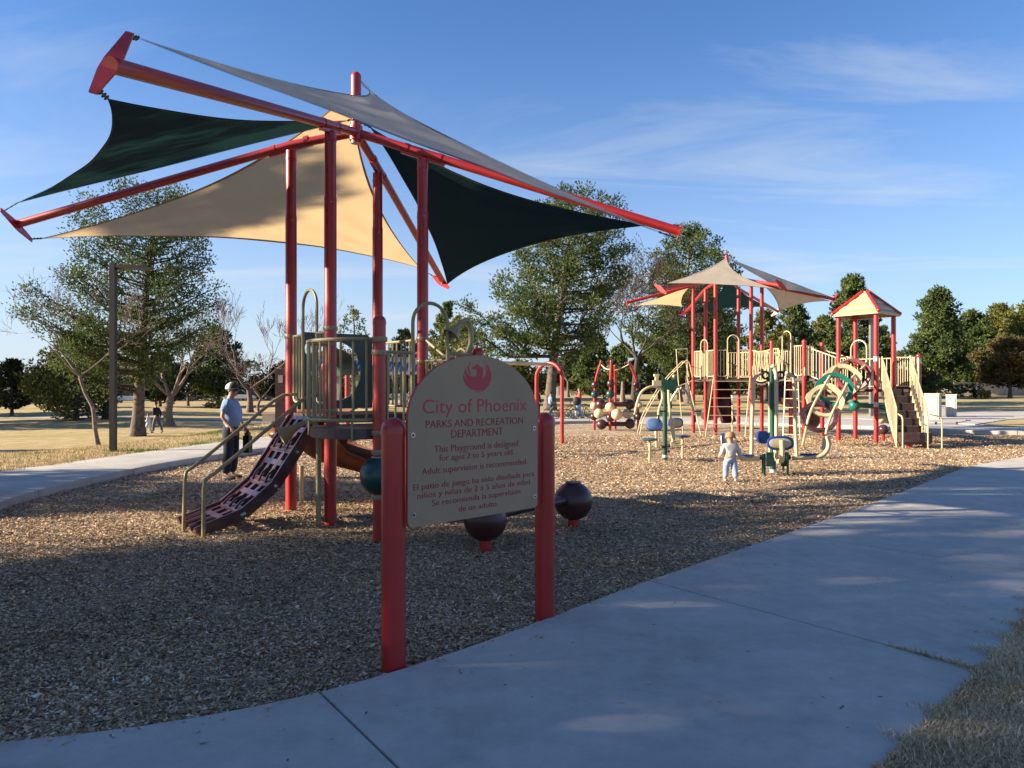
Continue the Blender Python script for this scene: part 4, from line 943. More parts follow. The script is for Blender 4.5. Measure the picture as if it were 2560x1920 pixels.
# tunnel hood and spiral slide behind
b = MB()
for t in range(10):
    a0 = R(10 + 9 * t); p = V(9.9 + 1.2 * math.sin(a0) * .9, 26.3 + .2 * t * .3, 0); rr_ = .5 * math.sin(PI * (t + 1.5) / 13) ** .35
    for k in range(12): a = PI * k / 11; b.v.append((p.x, p.y + .48 * math.cos(a), 2.0 - .035 * t + (1.05 - .02 * t) * rr_ * 2 * math.sin(a) * .95))
for t in range(9):
    for k in range(11): a = t * 12 + k; b.f.append((a, a + 1, a + 13, a + 12))
b.build('slide_hood', mat('dark_teal_plastic', (.008, .035, .05), .3, .1, 5), S2)
sp_ = [V(9.95 + .55 * math.cos(R(60 + 52 * q)), 26.9 + .55 * math.sin(R(60 + 52 * q)), 1.85 - .27 * q) for q in range(7)]
slide(S2, [V(9.9, 26.2, 1.92)] + sp_, .62, .22, BROWN, 'spiral_slide')
MB().cyl((9.95, 26.9, -.05), (9.95, 26.9, 2.3), .05, 10).build('slide_post', STEEL, S2)
# deck C rails, deck D rails, stair
B2(lp(k_, l_, .06), lp(k_, l_, .2), 1.65, 2.5, 1); B2(lp(i_, k_, .06), lp(i_, k_, .2), 1.65, 2.5, 1); B2(lp(j_, l_, .06), lp(j_, l_, .94), 1.65, 2.5, 7); B2(lp(l_, m_, .1), lp(l_, m_, .94), 1.65, 2.52, 8)
B2(m_ - V(.04, .08, 0), V(11.5, 22.15, 0), 1.65, 2.52, 6)
hoop(S2, lp(i_, k_, .55), k_ - i_, .5, 1.57, 3.02, CREAM)
sa, sb = V(11.06, 22.1, 0), V(10.80, 20.75, 0); sdir = (sb - sa).normalized(); sx = V(-sdir.y, sdir.x, 0)
for q in range(7):
    t = (q + .5) / 7; c = sa.lerp(sb, t); z = 1.57 - (q + 1) * .205; M_ = Matrix.Translation((c.x, c.y, z)) @ Matrix.Rotation(math.atan2(sx.y, sx.x), 4, 'Z')
    MB().box(None, (.72, .22, .035), M=M_).build('stair_tread', mat('stair_grating', (.07, .042, .036), .8, .5, 30, .8, 60), S2, smooth=False)
    M2 = Matrix.Translation((c.x - sdir.x * .1, c.y - sdir.y * .1, z + .11)) @ Matrix.Rotation(math.atan2(sx.y, sx.x), 4, 'Z'); MB().box(None, (.70, .012, .185), M=M2).build('stair_riser', mat('matte_brown', (.028, .013, .012), .8, .3, 8), S2, smooth=False)
for s in (-1, 1):
    a = sa + sx * (.38 * s); b2 = sb + sx * (.38 * s); fr = MB().tube([a + V(0, 0, 1.62), a + V(0, 0, 2.5), b2 + V(0, 0, 1.05), b2 + V(0, 0, -.03)], .02, 8); fr.bar(a + V(0, 0, 1.5), b2 + V(0, 0, .08), .03, .12); o = fr.build('stair_rail', CREAM, S2)
    for q in range(12): t = (q + .5) / 12; rod('picket', a.lerp(b2, t) + V(0, 0, 1.6 - 1.42 * t), a.lerp(b2, t) + V(0, 0, 2.48 - 1.42 * t), .012, CREAM, o, 6)
M_ = Matrix.Translation((sb.x + .02, sb.y - .12, .28)) @ Matrix.Rotation(math.atan2(sx.y, sx.x), 4, 'Z')
o = MB().box(None, (.78, .3, .26), M=M_).build('bottom_step', BRLT, S2, smooth=False)
MB().box((sb.x + .02, sb.y - .12, .12), (.7, .25, .05)).build('step_base', BROWN, S2, smooth=False)
for dx in (-.1, .3): MB().cyl((sb.x + dx, sb.y - .1, -.04), (sb.x + dx, sb.y - .1, .12), .06, 10).build('stub_post', RED, S2)
for a, b2 in ((at(2243, 20.9, 1118), at(2257, 20.4, 1122)), (at(2320, 20.4, 1121), at(2355, 20.4, 1121))):
    a.z = b2.z = -.03; MB().tube([a, a + V(0, 0, .85), a + V(0, 0, .93) + (b2 - a) * .15, b2 + V(0, 0, .87) - (b2 - a) * .15, b2 + V(0, 0, .78), b2], .02, 8).build('step_handrail', CREAM, S2)
# roof
rc = (i_ + k_ + l_ + j_) / 4; cn = [rc + (p - rc) * 1.22 for p in (i_, k_, l_, j_)]; ap = [rc + (p - rc) * .12 for p in (i_, k_, l_, j_)]
ROOF = mat('beige_roof_panel', (.38, .28, .13), .5, .08, 4); ROOF2 = mat('pale_roof_stripe', (.47, .37, .20), .5, .08, 4)
for q in range(4):
    a, b2, c, d = cn[q], cn[(q + 1) % 4], ap[(q + 1) % 4], ap[q]
    for w in range(6):
        t0, t1 = w / 6, (w + 1) / 6; z0, z1 = 3.84 + .64 * t0, 3.84 + .64 * t1; lift = .018 * (w % 2)
        pt = [a.lerp(d, t0) + V(0, 0, z0 + lift), b2.lerp(c, t0) + V(0, 0, z0 + lift), b2.lerp(c, t1) + V(0, 0, z1 + lift), a.lerp(d, t1) + V(0, 0, z1 + lift)]
        m = MB(); m.face(*pt); m.face(*[p - V(0, 0, .03) for p in pt][::-1])
        for y in range(4): z = (y + 1) % 4; m.face(pt[y], pt[y] - V(0, 0, .03), pt[z] - V(0, 0, .03), pt[z])
        m.build('roof_panel', ROOF2 if w % 2 else ROOF, S2, smooth=False)
    MB().tube([a + V(0, 0, 3.86), d + V(0, 0, 4.52)], .05, 8).sphere(a + V(0, 0, 3.85), .062, 10, 8).build('roof_rib', RED, S2)
    MB().bar(a + V(0, 0, 3.80), b2 + V(0, 0, 3.80), .04, .07).build('eave_trim', ROOF, S2, smooth=False)
MB().prism([(p.x, p.y) for p in ap], lambda u, v, d: V(u, v, 4.5 + d), 0, .03).build('roof_cap', ROOF, S2, smooth=False)
# ring climber: five pierced oval panels on two bent pipes
def ring(c, nrm, W_, Hh, m):
    nrm = Vector(nrm).normalized(); x = V(0, 0, 1).cross(nrm).normalized() * -1; y = nrm.cross(x) if nrm.cross(x).z > 0 else -nrm.cross(x); b = MB(); K = 28
    sec = [(.97, -.09), (1.02, -.02), (.99, .07), (.80, .05), (.75, 0), (.79, -.06)]
    for k in range(K):
        a = 2 * PI * k / K; wing = 1 + .13 * max(0, math.cos(2 * (abs(PI - a) if 0 else (a if a < PI / 2 or a > 1.5 * PI else PI - a)) - .7)) ** 8
        for s, d in sec:
            inn = s < .9; px = math.cos(a) * W_ / 2 * (s if inn else s * wing); pz = math.sin(a) * Hh / 2 * (s if inn else s + .06 * max(0, math.sin(a)))
            b.v.append(tuple(Vector(c) + x * px + y * pz + nrm * d))
    n = len(sec)
    for k in range(K):
        for q in range(n): a = k * n + q; c2 = k * n + (q + 1) % n; a2 = ((k + 1) % K) * n + q; b2 = ((k + 1) % K) * n + (q + 1) % n; b.f.append((a, c2, b2, a2))
    return b.build('climbing_ring', m, S2, ang=40)
RG = mat('green_plastic', (.008, .14, .10), .35, .1, 5)
cs = [at(2048, 21.5, 1043), at(2064, 21.75, 1003), at(2086, 22.0, 974), at(2106, 22.3, 952), at(2132, 22.7, 938)]
for c, m, nn_ in zip(cs, (BRLT, CREAM, RG, CREAM, mat('red_brown_plastic', (.16, .035, .035), .4)), ((-.2, -.80, .52), (-.25, -.92, .28), (-.3, -.93, .16), (-.35, -.93, .1), (-.6, -.80, .05))): ring(c, nn_, .98, .94, m)
MB().tube(crom([at(2007, 21.6, 1112), at(2020, 21.4, 1050), at(2035, 21.5, 1010), at(2066, 21.9, 955), at(2092, 22.4, 915), at(2125, 22.8, 898)], 5), .035, 8).build('ring_pipe', CREAM, S2)
MB().tube(crom([at(2060, 21.0, 1116), at(2068, 21.0, 1070), at(2082, 21.2, 1030), at(2105, 21.6, 985), at(2125, 22, 950), at(2165, 22.5, 912)], 5), .035, 8).build('ring_pipe', CREAM, S2)
MB().sphere(at(2136, 22.6, 1014), .165, 16, 10).build('ball', RG, S2)
MB().tube([at(2140, 22.6, 1013), at(2190, 22.7, 1016), at(2224, 22.9, 1022)], [.07, .075, .09], 10).build('ball_beam', RG, S2)
for q, (px, py, r, m) in enumerate(((2203, 1046, .16, BALLC), (2222, 1045, .17, BALLC), (2208, 1074, .15, BRLT))): MB().sphere(at(px, 22.7, py), r, 16, 10).build('ball', m, S2)
MB().cyl(at(2208, 22.7, 1101), at(2208, 22.7, 1075), .05, 8).build('stub_post', RED, S2)
WS = mat('white_sticker', (.6, .58, .56), .5, .2, 40, col2=(.42, .3, .3))
for p, z in ((k_, 2.38), (k_, 1.05), (m_, 2.33)): MB().lathe((p.x, p.y, z), [(.0685, 0), (.0695, .0), (.0695, .14), (.0685, .14)], 14).build('sticker', WS, S2)
# ---------------------------------------------------------------- ball climber
BC = thing('ball_climber', (4.0, 29.2, 0), 'ball climber of brown, cream and green balls threaded on red leaning posts', 'climber')
poles = [((1486, 1074, 29.6), (1488, 962, 29.6), (1503, 904, 29.4)), ((1525, 1077, 28.8), (1526, 960, 28.8), (1528, 903, 28.8)), ((1538, 1075, 29.9), (1538, 960, 29.9), (1537, 915, 29.7)), ((1596, 1073, 29.8), (1592, 962, 29.8), (1573, 905, 29.6))]
for p in poles:
    q = [at(a, y, b_) for a, b_, y in p]; q[0].z = -.04; MB().tube(crom(q, 5), .05, 10).sphere(q[-1], .055, 10, 6).build('post', RED, BC)
for px, py, r, Y, c in ((1488, 962, 9.5, 29.6, 'b'), (1487, 986, 10, 29.6, 'g'), (1485, 1015, 9.5, 29.6, 'c'), (1485, 1041, 10, 29.6, 'b'), (1527, 959, 10, 28.8, 'b'), (1526, 985, 11, 28.8, 'g'), (1525, 1018, 12, 28.8, 'c'), (1526, 1044, 11, 28.8, 'b'),
                        (1592, 962, 9.5, 29.8, 'b'), (1593, 985, 9.5, 29.8, 'g'), (1597, 1013, 9.5, 29.8, 'c'), (1596, 1041, 10, 29.8, 'b'), (1502, 1011, 13, 29.1, 'b'), (1575, 1011, 13, 29.1, 'b'), (1497, 1034, 12.5, 29.0, 'c'), (1542, 1036, 14, 28.6, 'c'), (1569, 1034, 13, 29.2, 'c'), (1504, 1061, 13, 28.9, 'b'), (1575, 1059, 13, 28.9, 'b')):
    MB().sphere(at(px, Y, py), r * Y / 1920, 18, 12).build('ball', {'b': BROWN, 'g': DGREEN, 'c': BALLC}[c], BC)
for y, m in ((1010, BROWN), (1060, BROWN), (1034, BALLC)): MB().tube([at(1502, 29.0, y), at(1574, 29.0, y)], .085 if y != 1034 else .06, 10).build('ball_beam', m, BC)
MB().tube(crom([at(1503, 29.4, 912), at(1515, 29.2, 922), at(1527, 28.8, 924)], 4), .025, 6).build('tie_bar', CREAM, BC); MB().tube(crom([at(1537, 29.7, 926), at(1555, 29.7, 920), at(1572, 29.6, 911)], 4), .025, 6).build('tie_bar', CREAM, BC)
# ---------------------------------------------------------------- exercise stations
def ell(c, rx, rz, th, nrm, n=22):
    nrm = Vector(nrm).normalized(); x = V(0, 0, 1).cross(nrm).normalized(); y = nrm.cross(x); b = MB(); c = Vector(c)
    for d, s in ((-th, .9), (-th * .6, 1), (th * .6, 1), (th, .9)):
        for k in range(n): a = 2 * PI * k / n; b.v.append(tuple(c + x * (rx * s * math.copysign(abs(math.cos(a)) ** .75, math.cos(a))) + y * (rz * s * math.copysign(abs(math.sin(a)) ** .75, math.sin(a))) + nrm * d))
    for i in range(3):
        for k in range(n): a = i * n + k; c2 = i * n + (k + 1) % n; b.f.append((a, c2, c2 + n, a + n))
    b.f.append(tuple(range(n))[::-1]); b.f.append(tuple(range(3 * n, 4 * n))); return b
def flatseat(c, r, th=.03, sq=.6): return MB().lathe(c, [(.001, -th), (r * .8, -th), (r, 0), (r * .9, th * .6), (.001, th * .6)], 18)
F1 = thing('exercise_station', (3.44, 17.26, 0), 'chest-press exercise station with a crown-shaped green plate on its green post', 'exercise machine')
Y = 17.26; a_ = lambda px, py, dy=0: at(px, Y + dy, py)
MB().cyl((3.44, Y, -.05), (3.44, Y, 1.72), .052, 14).build('post', GPOST, F1); MB().cyl((3.44, Y, .04), (3.44, Y, .10), .056, 14).build('base_band', mat('pale_band', (.35, .5, .55), .5), F1)
cp = [(1656, 978), (1688, 978), (1690, 937), (1684, 948), (1672, 952), (1661, 948), (1654, 937)]
b = MB(); n = len(cp); pts = [a_(x, y) for x, y in cp]; b.prism([(p.x, p.z) for p in pts], lambda u, v, d: V(u, Y + d, v), -.09, .09); b.build('crown_plate', GPOST, F1, smooth=False)
for x0, x1, y0, y1 in ((1632, 1652, 951, 965), (1635, 1647, 935, 941), (1638, 1645, 941, 951)): p, q = a_(x0, y0), a_(x1, y1); MB().box(((p.x + q.x) / 2, Y, (p.z + q.z) / 2), (abs(q.x - p.x), .14, abs(p.z - q.z))).build('hub_block', CREAM, F1, smooth=False)
p = a_(1684, 941); MB().sphere((p.x, Y - .05, p.z), .04, 10, 6).build('hub_knob', CREAM, F1)
MB().tube([a_(1640, 966), a_(1700, 968)], .03, 8).build('cross_tube', CREAM, F1)
for pl in (((1586, 1036, -.3), (1594, 1003, -.3), (1604, 980, -.3), (1622, 968, -.28), (1638, 967, -.25), (1652, 975, -.25), (1656, 996, -.3), (1648, 1022, -.35), (1646, 1038, -.4)), ((1677, 1003, .3), (1687, 985, .25), (1698, 971, .2), (1710, 973, .1), (1722, 990, 0), (1731, 1015, -.05), (1737, 1038, -.1)),
           ((1671, 975, -.1), (1673, 1010, -.15), (1678, 1060, -.2), (1682, 1105, -.25)), ((1682, 1045, -.2), (1684, 1080, -.2), (1686, 1100, -.2))):
    MB().tube(crom([a_(x, y, d) for x, y, d in pl], 4), .028, 8).build('press_arm', CREAM, F1)
for x, y, d in ((1586, 1036, -.3), (1646, 1038, -.4), (1737, 1038, -.1), (1677, 1003, .3)): MB().tube([a_(x, y, d), a_(x + 1, y + 18, d)], .022, 8).build('grip', BLACK, F1)
for x, y, d in ((1574, 1028, -.3), (1651, 1028, -.4), (1738, 1028, -.1)): MB().tube([a_(x, y, d), a_(x + 13, y, d)], .018, 8).sphere(a_(x + (13 if x > 1700 else 0), y, d), .03, 8, 6).build('foot_peg', BLACK, F1)
ell(a_(1636, 1060, -.35), .175, .13, .02, (.1, -1, .25)).build('backrest', mat('pale_blue_plastic', (.16, .27, .52), .18, .1, 5), F1); ell(a_(1636, 1062, -.3), .185, .14, .02, (.1, -1, .25)).build('backrest_rim', BLUE, F1)
ell(a_(1689, 1057, .1), .17, .115, .02, (-.2, -1, .1)).build('backrest', BLUE, F1); ell(a_(1690, 1057, .05), .13, .085, .015, (-.2, -1, .1)).build('backrest_plate', CREAM, F1)
for x in (1640, 1646): MB().tube([a_(x, 1075, -.2), a_(x, 1112, -.2)], .022, 8).build('back_strut', CREAM, F1)
for x, y, d in ((1624, 1098, -.5), (1706, 1090, .25)):
    o = flatseat(a_(x, y, d), .18).build('seat', mat('teal_plastic', (.03, .10, .15), .3), F1)
    q = a_(x, y, d); MB().tube([V(q.x, q.y, q.z - .02), V(q.x, q.y, -.05)], .028, 8).build('seat_post', CREAM, F1); MB().tube([V(q.x - .25, q.y, .22 if x < 1650 else .3), V(q.x, q.y, .22 if x < 1650 else .3)], .02, 8).build('foot_rest', CREAM, F1)
MB().tube([a_(1640, 1115, -.2), a_(1663, 1113), a_(1697, 1108, .2)], .025, 8).build('lower_tube', CREAM, F1)
for x, y in ((1645, 1110), (1682, 1108)): p = a_(x, y, -.2); MB().box(tuple(p), (.1, .1, .1)).build('joint_block', CREAM, F1)
for x, y in ((1657, 1117), (1672, 1115), (1671, 1128)): MB().sphere(a_(x, y, -.05), .035, 8, 6).build('clamp', BLACK, F1)

F2 = thing('exercise_station', (4.94, 14.56, 0), 'large pull-down exercise station with blue pads and black hinges, right of the toddler', 'exercise machine')
Y = 14.56
MB().cyl((4.95, Y, -.05), (4.93, Y, 1.98), .055, 14).build('post', GPOST, F2); MB().cyl((4.95, Y, .0), (4.95, Y, .06), .062, 14).build('base_band', mat('pale_band', (.35, .5, .55), .5), F2); MB().sphere(a_(1933, 917), .052, 12, 8, z0=-.2).build('post_cap', CREAM, F2)
def arm(pl, r=.035, m=CREAM, name='arm'): return MB().tube(crom([a_(x, y, d) for x, y, d in pl], 5), r, 10).build(name, m, F2)
arm([(1908, 932, -.1), (1897, 936, -.15), (1886, 948, -.2), (1883, 985, -.2), (1880, 1060, -.25), (1879, 1140, -.3)]); arm([(1936, 924, -.15), (1940, 940, -.25), (1941, 1000, -.3), (1941, 1093, -.35)]); arm([(1925, 955, .2), (1925, 1050, .2), (1925, 1135, .2)])
arm([(1965, 932, -.05), (1977, 938, 0), (1984, 952, 0), (1987, 1010, 0), (1989, 1080, -.05), (1992, 1142, -.1)])
arm([(1840, 1141, -.4), (1865, 1147, -.35), (1895, 1146, -.2)], .05, name='seat_beam'); arm([(1979, 1144, -.1), (2020, 1144, -.1), (2054, 1139, -.15), (2068, 1125, -.15), (2072, 1108, -.15), (2068, 1090, -.15)], .042, name='seat_beam')
arm([(2058, 1125, .1), (2062, 1100, .1), (2066, 1088, .05)], .04, name='seat_beam'); arm([(1955, 1100, -.5), (1956, 1130, -.5), (1955, 1150, -.45), (1946, 1153, -.35), (1940, 1145, -.2)], .045, name='seat_beam')
arm([(1939, 1125, -.3), (1941, 1145, -.3)], .04)
arm([(1805, 1115, -.6), (1808, 1130, -.6), (1825, 1140, -.5), (1845, 1142, -.4)], .035, name='seat_beam')
for c, d in (((2023, 1136), -.1), ((1861, 1138), -.35)): p = a_(*c, d); M_ = Matrix.Translation(p); MB().tube([p - V(.17, 0, 0), p + V(.17, 0, 0)], .04, 10, flat=.5).build('seat_pad', BLUE, F2)
ell(a_(1907, 1093, .15), .125, .125, .03, (.1, -1, .1)).build('backrest', BLUE, F2)
ell(a_(1951, 1108, -.42), .245, .135, .03, (0, -1, .1)).build('backrest', BLUE, F2); ell(a_(1951, 1108, -.47), .20, .09, .012, (0, -1, .1)).build('backrest_plate', CREAM, F2)
ell(a_(1808, 1102, -.6), .07, .14, .03, (.75, -.6, .1)).build('backrest', BLUE, F2); ell(a_(1806, 1103, -.64), .05, .10, .012, (.75, -.6, .1)).build('backrest_plate', CREAM, F2)
for s, x in ((-1, 1914), (1, 1951)):
    b = MB(); c = a_(x, 938, -.15)
    for a in range(12): t0 = 2 * PI * a / 12; t1 = 2 * PI * (a + 1) / 12; b.tube([c + V(.065 * math.cos(t0), 0, .065 * math.sin(t0)), c + V(.065 * math.cos(t1), 0, .065 * math.sin(t1))], .022, 6)
    b.sphere(c + V(s * .07, 0, .09), .035, 8, 6); b.sphere(c + V(-s * .05, 0, -.08), .035, 8, 6); b.build('hinge', BLACK, F2)
for x, d in ((1907, -.2), (1911, -.5), (1958, .2), (1969, -.4)): MB().bar(a_(x, 1135, d), V(a_(x, 1135, d).x, Y + d, 0), .025, .04).build('foot', GPOST, F2)
for x, d in ((1925, -.35), (1962, -.3)): p = a_(x, 1148, d); MB().box(tuple(p), (.14, .03, .26)).build('shin_plate', DGREEN, F2)
for x in (1902, 1972): MB().sphere(a_(x, 1143, -.15), .05, 8, 6).build('bearing', BLACK, F2)
# ---------------------------------------------------------------- people
def skin(name, P, E_, rad, m, parent, root, sub=1):
    """one continuous surface grown round a skeleton"""
    ks = list(P); ix = {k: i for i, k in enumerate(ks)}; o0 = rootloc(parent); me = bpy.data.meshes.new(name)
    me.from_pydata([tuple(Vector(P[k]) - o0) for k in ks], [(ix[a], ix[b]) for a, b in E_], []); o = bpy.data.objects.new(name, me); COL.objects.link(o); o.parent = parent; me.materials.append(m)
    md = o.modifiers.new('skin', 'SKIN'); md.use_smooth_shade = True; sv = me.skin_vertices[0].data
    for k in ks: r = rad[k]; sv[ix[k]].radius = r if isinstance(r, tuple) else (r, r); sv[ix[k]].use_root = (k == root)
    ss = o.modifiers.new('sub', 'SUBSURF'); ss.levels = sub; ss.render_levels = sub
    # freeze to a plain mesh
    dg = bpy.context.evaluated_depsgraph_get(); m2 = bpy.data.meshes.new_from_object(o.evaluated_get(dg)); o.modifiers.clear(); o.data = m2; m2.name = name
    if not m2.materials: m2.materials.append(m)
    return o
SKINM = mat('skin', (.48, .27, .19), .5, .06, 8); SKIND = mat('tanned_skin', (.38, .20, .135), .5, .06, 8); HAIR_D = mat('dark_hair', (.018, .013, .01), .6); HAIR_B = mat('reddish_blond_hair', (.42, .20, .09), .6)
def person(label, pos, yaw, H, J, shirt, pants, shoe, skinm=SKINM, hair=HAIR_D, fat=1.0, sleeve=.5, group=None, hs=1.0, lim=1.0):
    """J: joint offsets in metres for a 1.75 m figure facing +x (y = left)"""
    t = thing('person', pos, label, 'person', group); k = H / 1.75; cy, sy = math.cos(yaw), math.sin(yaw); pos = Vector(pos)
    D = dict(pelvis=(0, 0, .96), belly=(.02, 0, 1.10), chest=(0, 0, 1.32), neckb=(0, 0, 1.46), neck=(.01, 0, 1.52), jaw=(.035, 0, 1.575), head=(.02, 0, 1.65), crown=(.0, 0, 1.72), nose=(.11, 0, 1.615),
             shl=(0, .165, 1.385), shr=(0, -.165, 1.385), ell=(-.02, .23, 1.13), elr=(-.02, -.23, 1.13), wrl=(.06, .24, .90), wrr=(.06, -.24, .90), hal=(.08, .235, .83), har=(.08, -.235, .83),
             hil=(0, .09, .92), hir=(0, -.09, .92), knl=(.02, .10, .50), knr=(.02, -.10, .50), anl=(-.03, .11, .09), anr=(-.03, -.11, .09), tol=(.12, .12, .03), tor=(.12, -.12, .03), hel=(-.07, .11, .03), her=(-.07, -.11, .03))
    D.update(J)
    W3 = {n: pos + V(x * cy - y * sy, x * sy + y * cy, z) * k if True else None for n, (x, y, z) in D.items()}
    P = {n: W3[n] for n in ('pelvis', 'belly', 'chest', 'neckb', 'neck', 'jaw', 'head', 'crown', 'nose', 'shl', 'shr', 'ell', 'elr', 'wrl', 'wrr', 'hal', 'har', 'hil', 'hir', 'knl', 'knr', 'anl', 'anr', 'tol', 'tor')}
    Ed = [('pelvis', 'belly'), ('belly', 'chest'), ('chest', 'neckb'), ('neckb', 'neck'), ('neck', 'jaw'), ('jaw', 'head'), ('head', 'crown'), ('head', 'nose')]
    for s in 'lr': Ed += [('chest', 'sh' + s), ('sh' + s, 'el' + s), ('el' + s, 'wr' + s), ('wr' + s, 'ha' + s), ('pelvis', 'hi' + s), ('hi' + s, 'kn' + s), ('kn' + s, 'an' + s), ('an' + s, 'to' + s)]
    rd = dict(pelvis=.10, belly=.10 * fat, chest=.11, neckb=.075, neck=.062, jaw=.066, head=.092, crown=.068, nose=.016)
    for s in 'lr': rd.update({'sh' + s: .05, 'el' + s: .038, 'wr' + s: .027, 'ha' + s: .034, 'hi' + s: .075, 'kn' + s: .052, 'an' + s: .032, 'to' + s: .018})
    for s, sg_ in (('l', 1), ('r', -1)):       # fingers and thumb
        w, h = W3['wr' + s], W3['ha' + s]; d = (h - w).normalized(); side = V(-sy, cy, 0); fw = d.cross(side).normalized()
        for i, (off, ln) in enumerate(((-.028, .062), (-.009, .075), (.010, .070), (.027, .055))):
            a, b, c = 'f%s%da' % (s, i), 'f%s%db' % (s, i), 'f%s%dc' % (s, i)
            P[a] = h + (d * .035 + fw * off) * k; P[b] = P[a] + (d * ln * .55 - side * .008 * sg_) * k; P[c] = P[b] + (d * ln * .45 - side * .02 * sg_) * k
            Ed += [('ha' + s, a), (a, b), (b, c)]; rd.update({a: .0095, b: .009, c: .0075})
        a, b = 't%sa' % s, 't%sb' % s; P[a] = w.lerp(h, .6) + fw * -.034 * k; P[b] = P[a] + (d * .045 + fw * -.018) * k; Ed += [('ha' + s, a), (a, b)]; rd.update({a: .011, b: .009})
    for n in list(rd):
        rd[n] *= hs if n in ('jaw', 'head', 'crown', 'nose') else (lim if n[0] not in 'ft' or n in ('tol', 'tor') else 1)
    rd = {n: r * k for n, r in rd.items()}
    body = skin('body', P, Ed, rd, skinm, t, 'pelvis')
    # shirt
    mid = lambda a, b, f: W3[a].lerp(W3[b], f)
    Ps = {n: W3[n] for n in ('chest', 'belly', 'neckb', 'shl', 'shr')}; Ps['hem'] = mid('pelvis', 'belly', -.30); Ps['sel'] = mid('shl', 'ell', sleeve * 1.0 if sleeve < 1 else 1); Ps['ser'] = mid('shr', 'elr', sleeve if sleeve < 1 else 1)
    Es = [('hem', 'belly'), ('belly', 'chest'), ('chest', 'neckb'), ('chest', 'shl'), ('chest', 'shr'), ('shl', 'sel'), ('shr', 'ser')]
    sr = dict(hem=(.128 * fat, .15), belly=(.135 * fat, .165), chest=(.142, .17), neckb=(.085, .09), shl=.068, shr=.068, sel=.064, ser=.064)
    if sleeve >= 1: Ps['wsl'] = mid('ell', 'wrl', .95); Ps['wsr'] = mid('elr', 'wrr', .95); Es += [('sel', 'wsl'), ('ser', 'wsr')]; sr.update(sel=.06, ser=.06, wsl=.042, wsr=.042)
    sr2 = {}
    for n, r in sr.items():
        r = r * lim if not isinstance(r, tuple) else (r[0] * (.6 + .4 * lim), r[1] * (.6 + .4 * lim))
        if isinstance(r, tuple): r = (r[0] + (r[1] - r[0]) * .3, r[0] + (r[1] - r[0]) * .3)
        sr2[n] = (r[0] * k, r[1] * k) if isinstance(r, tuple) else r * k
    skin('shirt', Ps, Es, sr2, shirt, t, 'chest', 2)
    Pp = {n: W3[n] for n in ('pelvis', 'hil', 'hir', 'knl', 'knr')}; Pp['wa'] = mid('pelvis', 'belly', .4); Pp['cl'] = mid('anl', 'knl', .02); Pp['cr'] = mid('anr', 'knr', .02)
    skin('trousers', Pp, [('wa', 'pelvis'), ('pelvis', 'hil'), ('pelvis', 'hir'), ('hil', 'knl'), ('hir', 'knr'), ('knl', 'cl'), ('knr', 'cr')], {n: r * k * (.5 + .5 * lim) for n, r in dict(wa=.125 * fat, pelvis=.14, hil=.118, hir=.118, knl=.092, knr=.092, cl=.082, cr=.082).items()}, pants, t, 'pelvis', 2)
    for s in 'lr':
        a = W3['he' + s] if ('he' + s) in W3 else W3['an' + s]; b = W3['to' + s]; d = (b - a).normalized()
        MB().tube([a - d * .02 * k, a + d * .03 * k, a.lerp(b, .5), b, b + d * .04 * k], [.025 * k, .042 * k, .046 * k, .036 * k, .016 * k], 10).build('shoe', shoe, t)
    hd, cr_ = W3['head'], W3['crown']
    if hair:
        back = V(-cy, -sy, 0) * .012 * k; MB().sphere(hd + V(0, 0, .018 * k) + back, .103 * k * hs, 16, 10, (1, .92, 1.02), z0=-.12).build('hair', hair, t)
    fwd, side = V(cy, sy, 0), V(-sy, cy, 0)
    for s in (-1, 1): MB().sphere(hd + side * (.036 * s * k) + fwd * .082 * k * hs, .012 * k * hs, 8, 6).build('eye', mat('eye', (.03, .02, .015), .2), t); MB().sphere(hd + side * (.088 * s * k * hs) - fwd * .005 * k - V(0, 0, .01 * k), .024 * k * hs, 8, 6, (1, .45, 1.3)).build('ear', skinm, t)
    MB().tube([W3['jaw'] + fwd * .068 * k - side * .024 * k, W3['jaw'] + fwd * .076 * k, W3['jaw'] + fwd * .068 * k + side * .024 * k], .006 * k, 5).build('mouth', mat('lips', (.3, .10, .08), .5), t)
    return t, W3, k
JEANS = mat('dark_jeans', (.012, .017, .030), .85, .3, 14, .4, 70); DENIM = mat('washed_denim', (.17, .25, .42), .85, .35, 16, .4, 60, col2=(.36, .42, .52)); SHOE = mat('dark_shoes', (.03, .028, .027), .6); GSHOE = mat('grey_shoes', (.28, .28, .29), .6)
BLSH = mat('chambray_shirt', (.20, .29, .47), .85, .12, 5, .5, 30)
t, W3, k = person('man in a blue shirt, dark jeans, cap and sunglasses watching beside the left walkway', V(-4.95, 13.5, 0), R(-8), 1.71,
    dict(belly=(.075, 0, 1.12), chest=(.0, 0, 1.32), elr=(-.03, -.24, 1.12), wrr=(.13, -.23, .95), har=(.17, -.22, .89), ell=(.02, .22, 1.12), wrl=(.17, .2, .93), hal=(.21, .19, .88), neckb=(.0, 0, 1.45), neck=(.015, 0, 1.485), jaw=(.045, 0, 1.53), head=(.03, 0, 1.60), crown=(.01, 0, 1.67), nose=(.125, .0, 1.575)), BLSH, JEANS, SHOE, SKIND, HAIR_D, 1.34, .72)
hd = W3['head']; fw = V(math.cos(R(-30)), math.sin(R(-30)), 0); sd2 = V(-fw.y, fw.x, 0)
MB().sphere(hd + V(0, 0, .03), .108, 18, 8, (1.05, .96, 1.02), z0=-.05).build('cap', mat('white_mesh_cap', (.55, .52, .48), .8), t)
MB().sphere(hd + V(0, 0, .032) + fw * .022, .106, 18, 8, (.98, .9, 1.0), z0=.0).build('cap_front', mat('black_cap', (.02, .02, .022), .8), t)
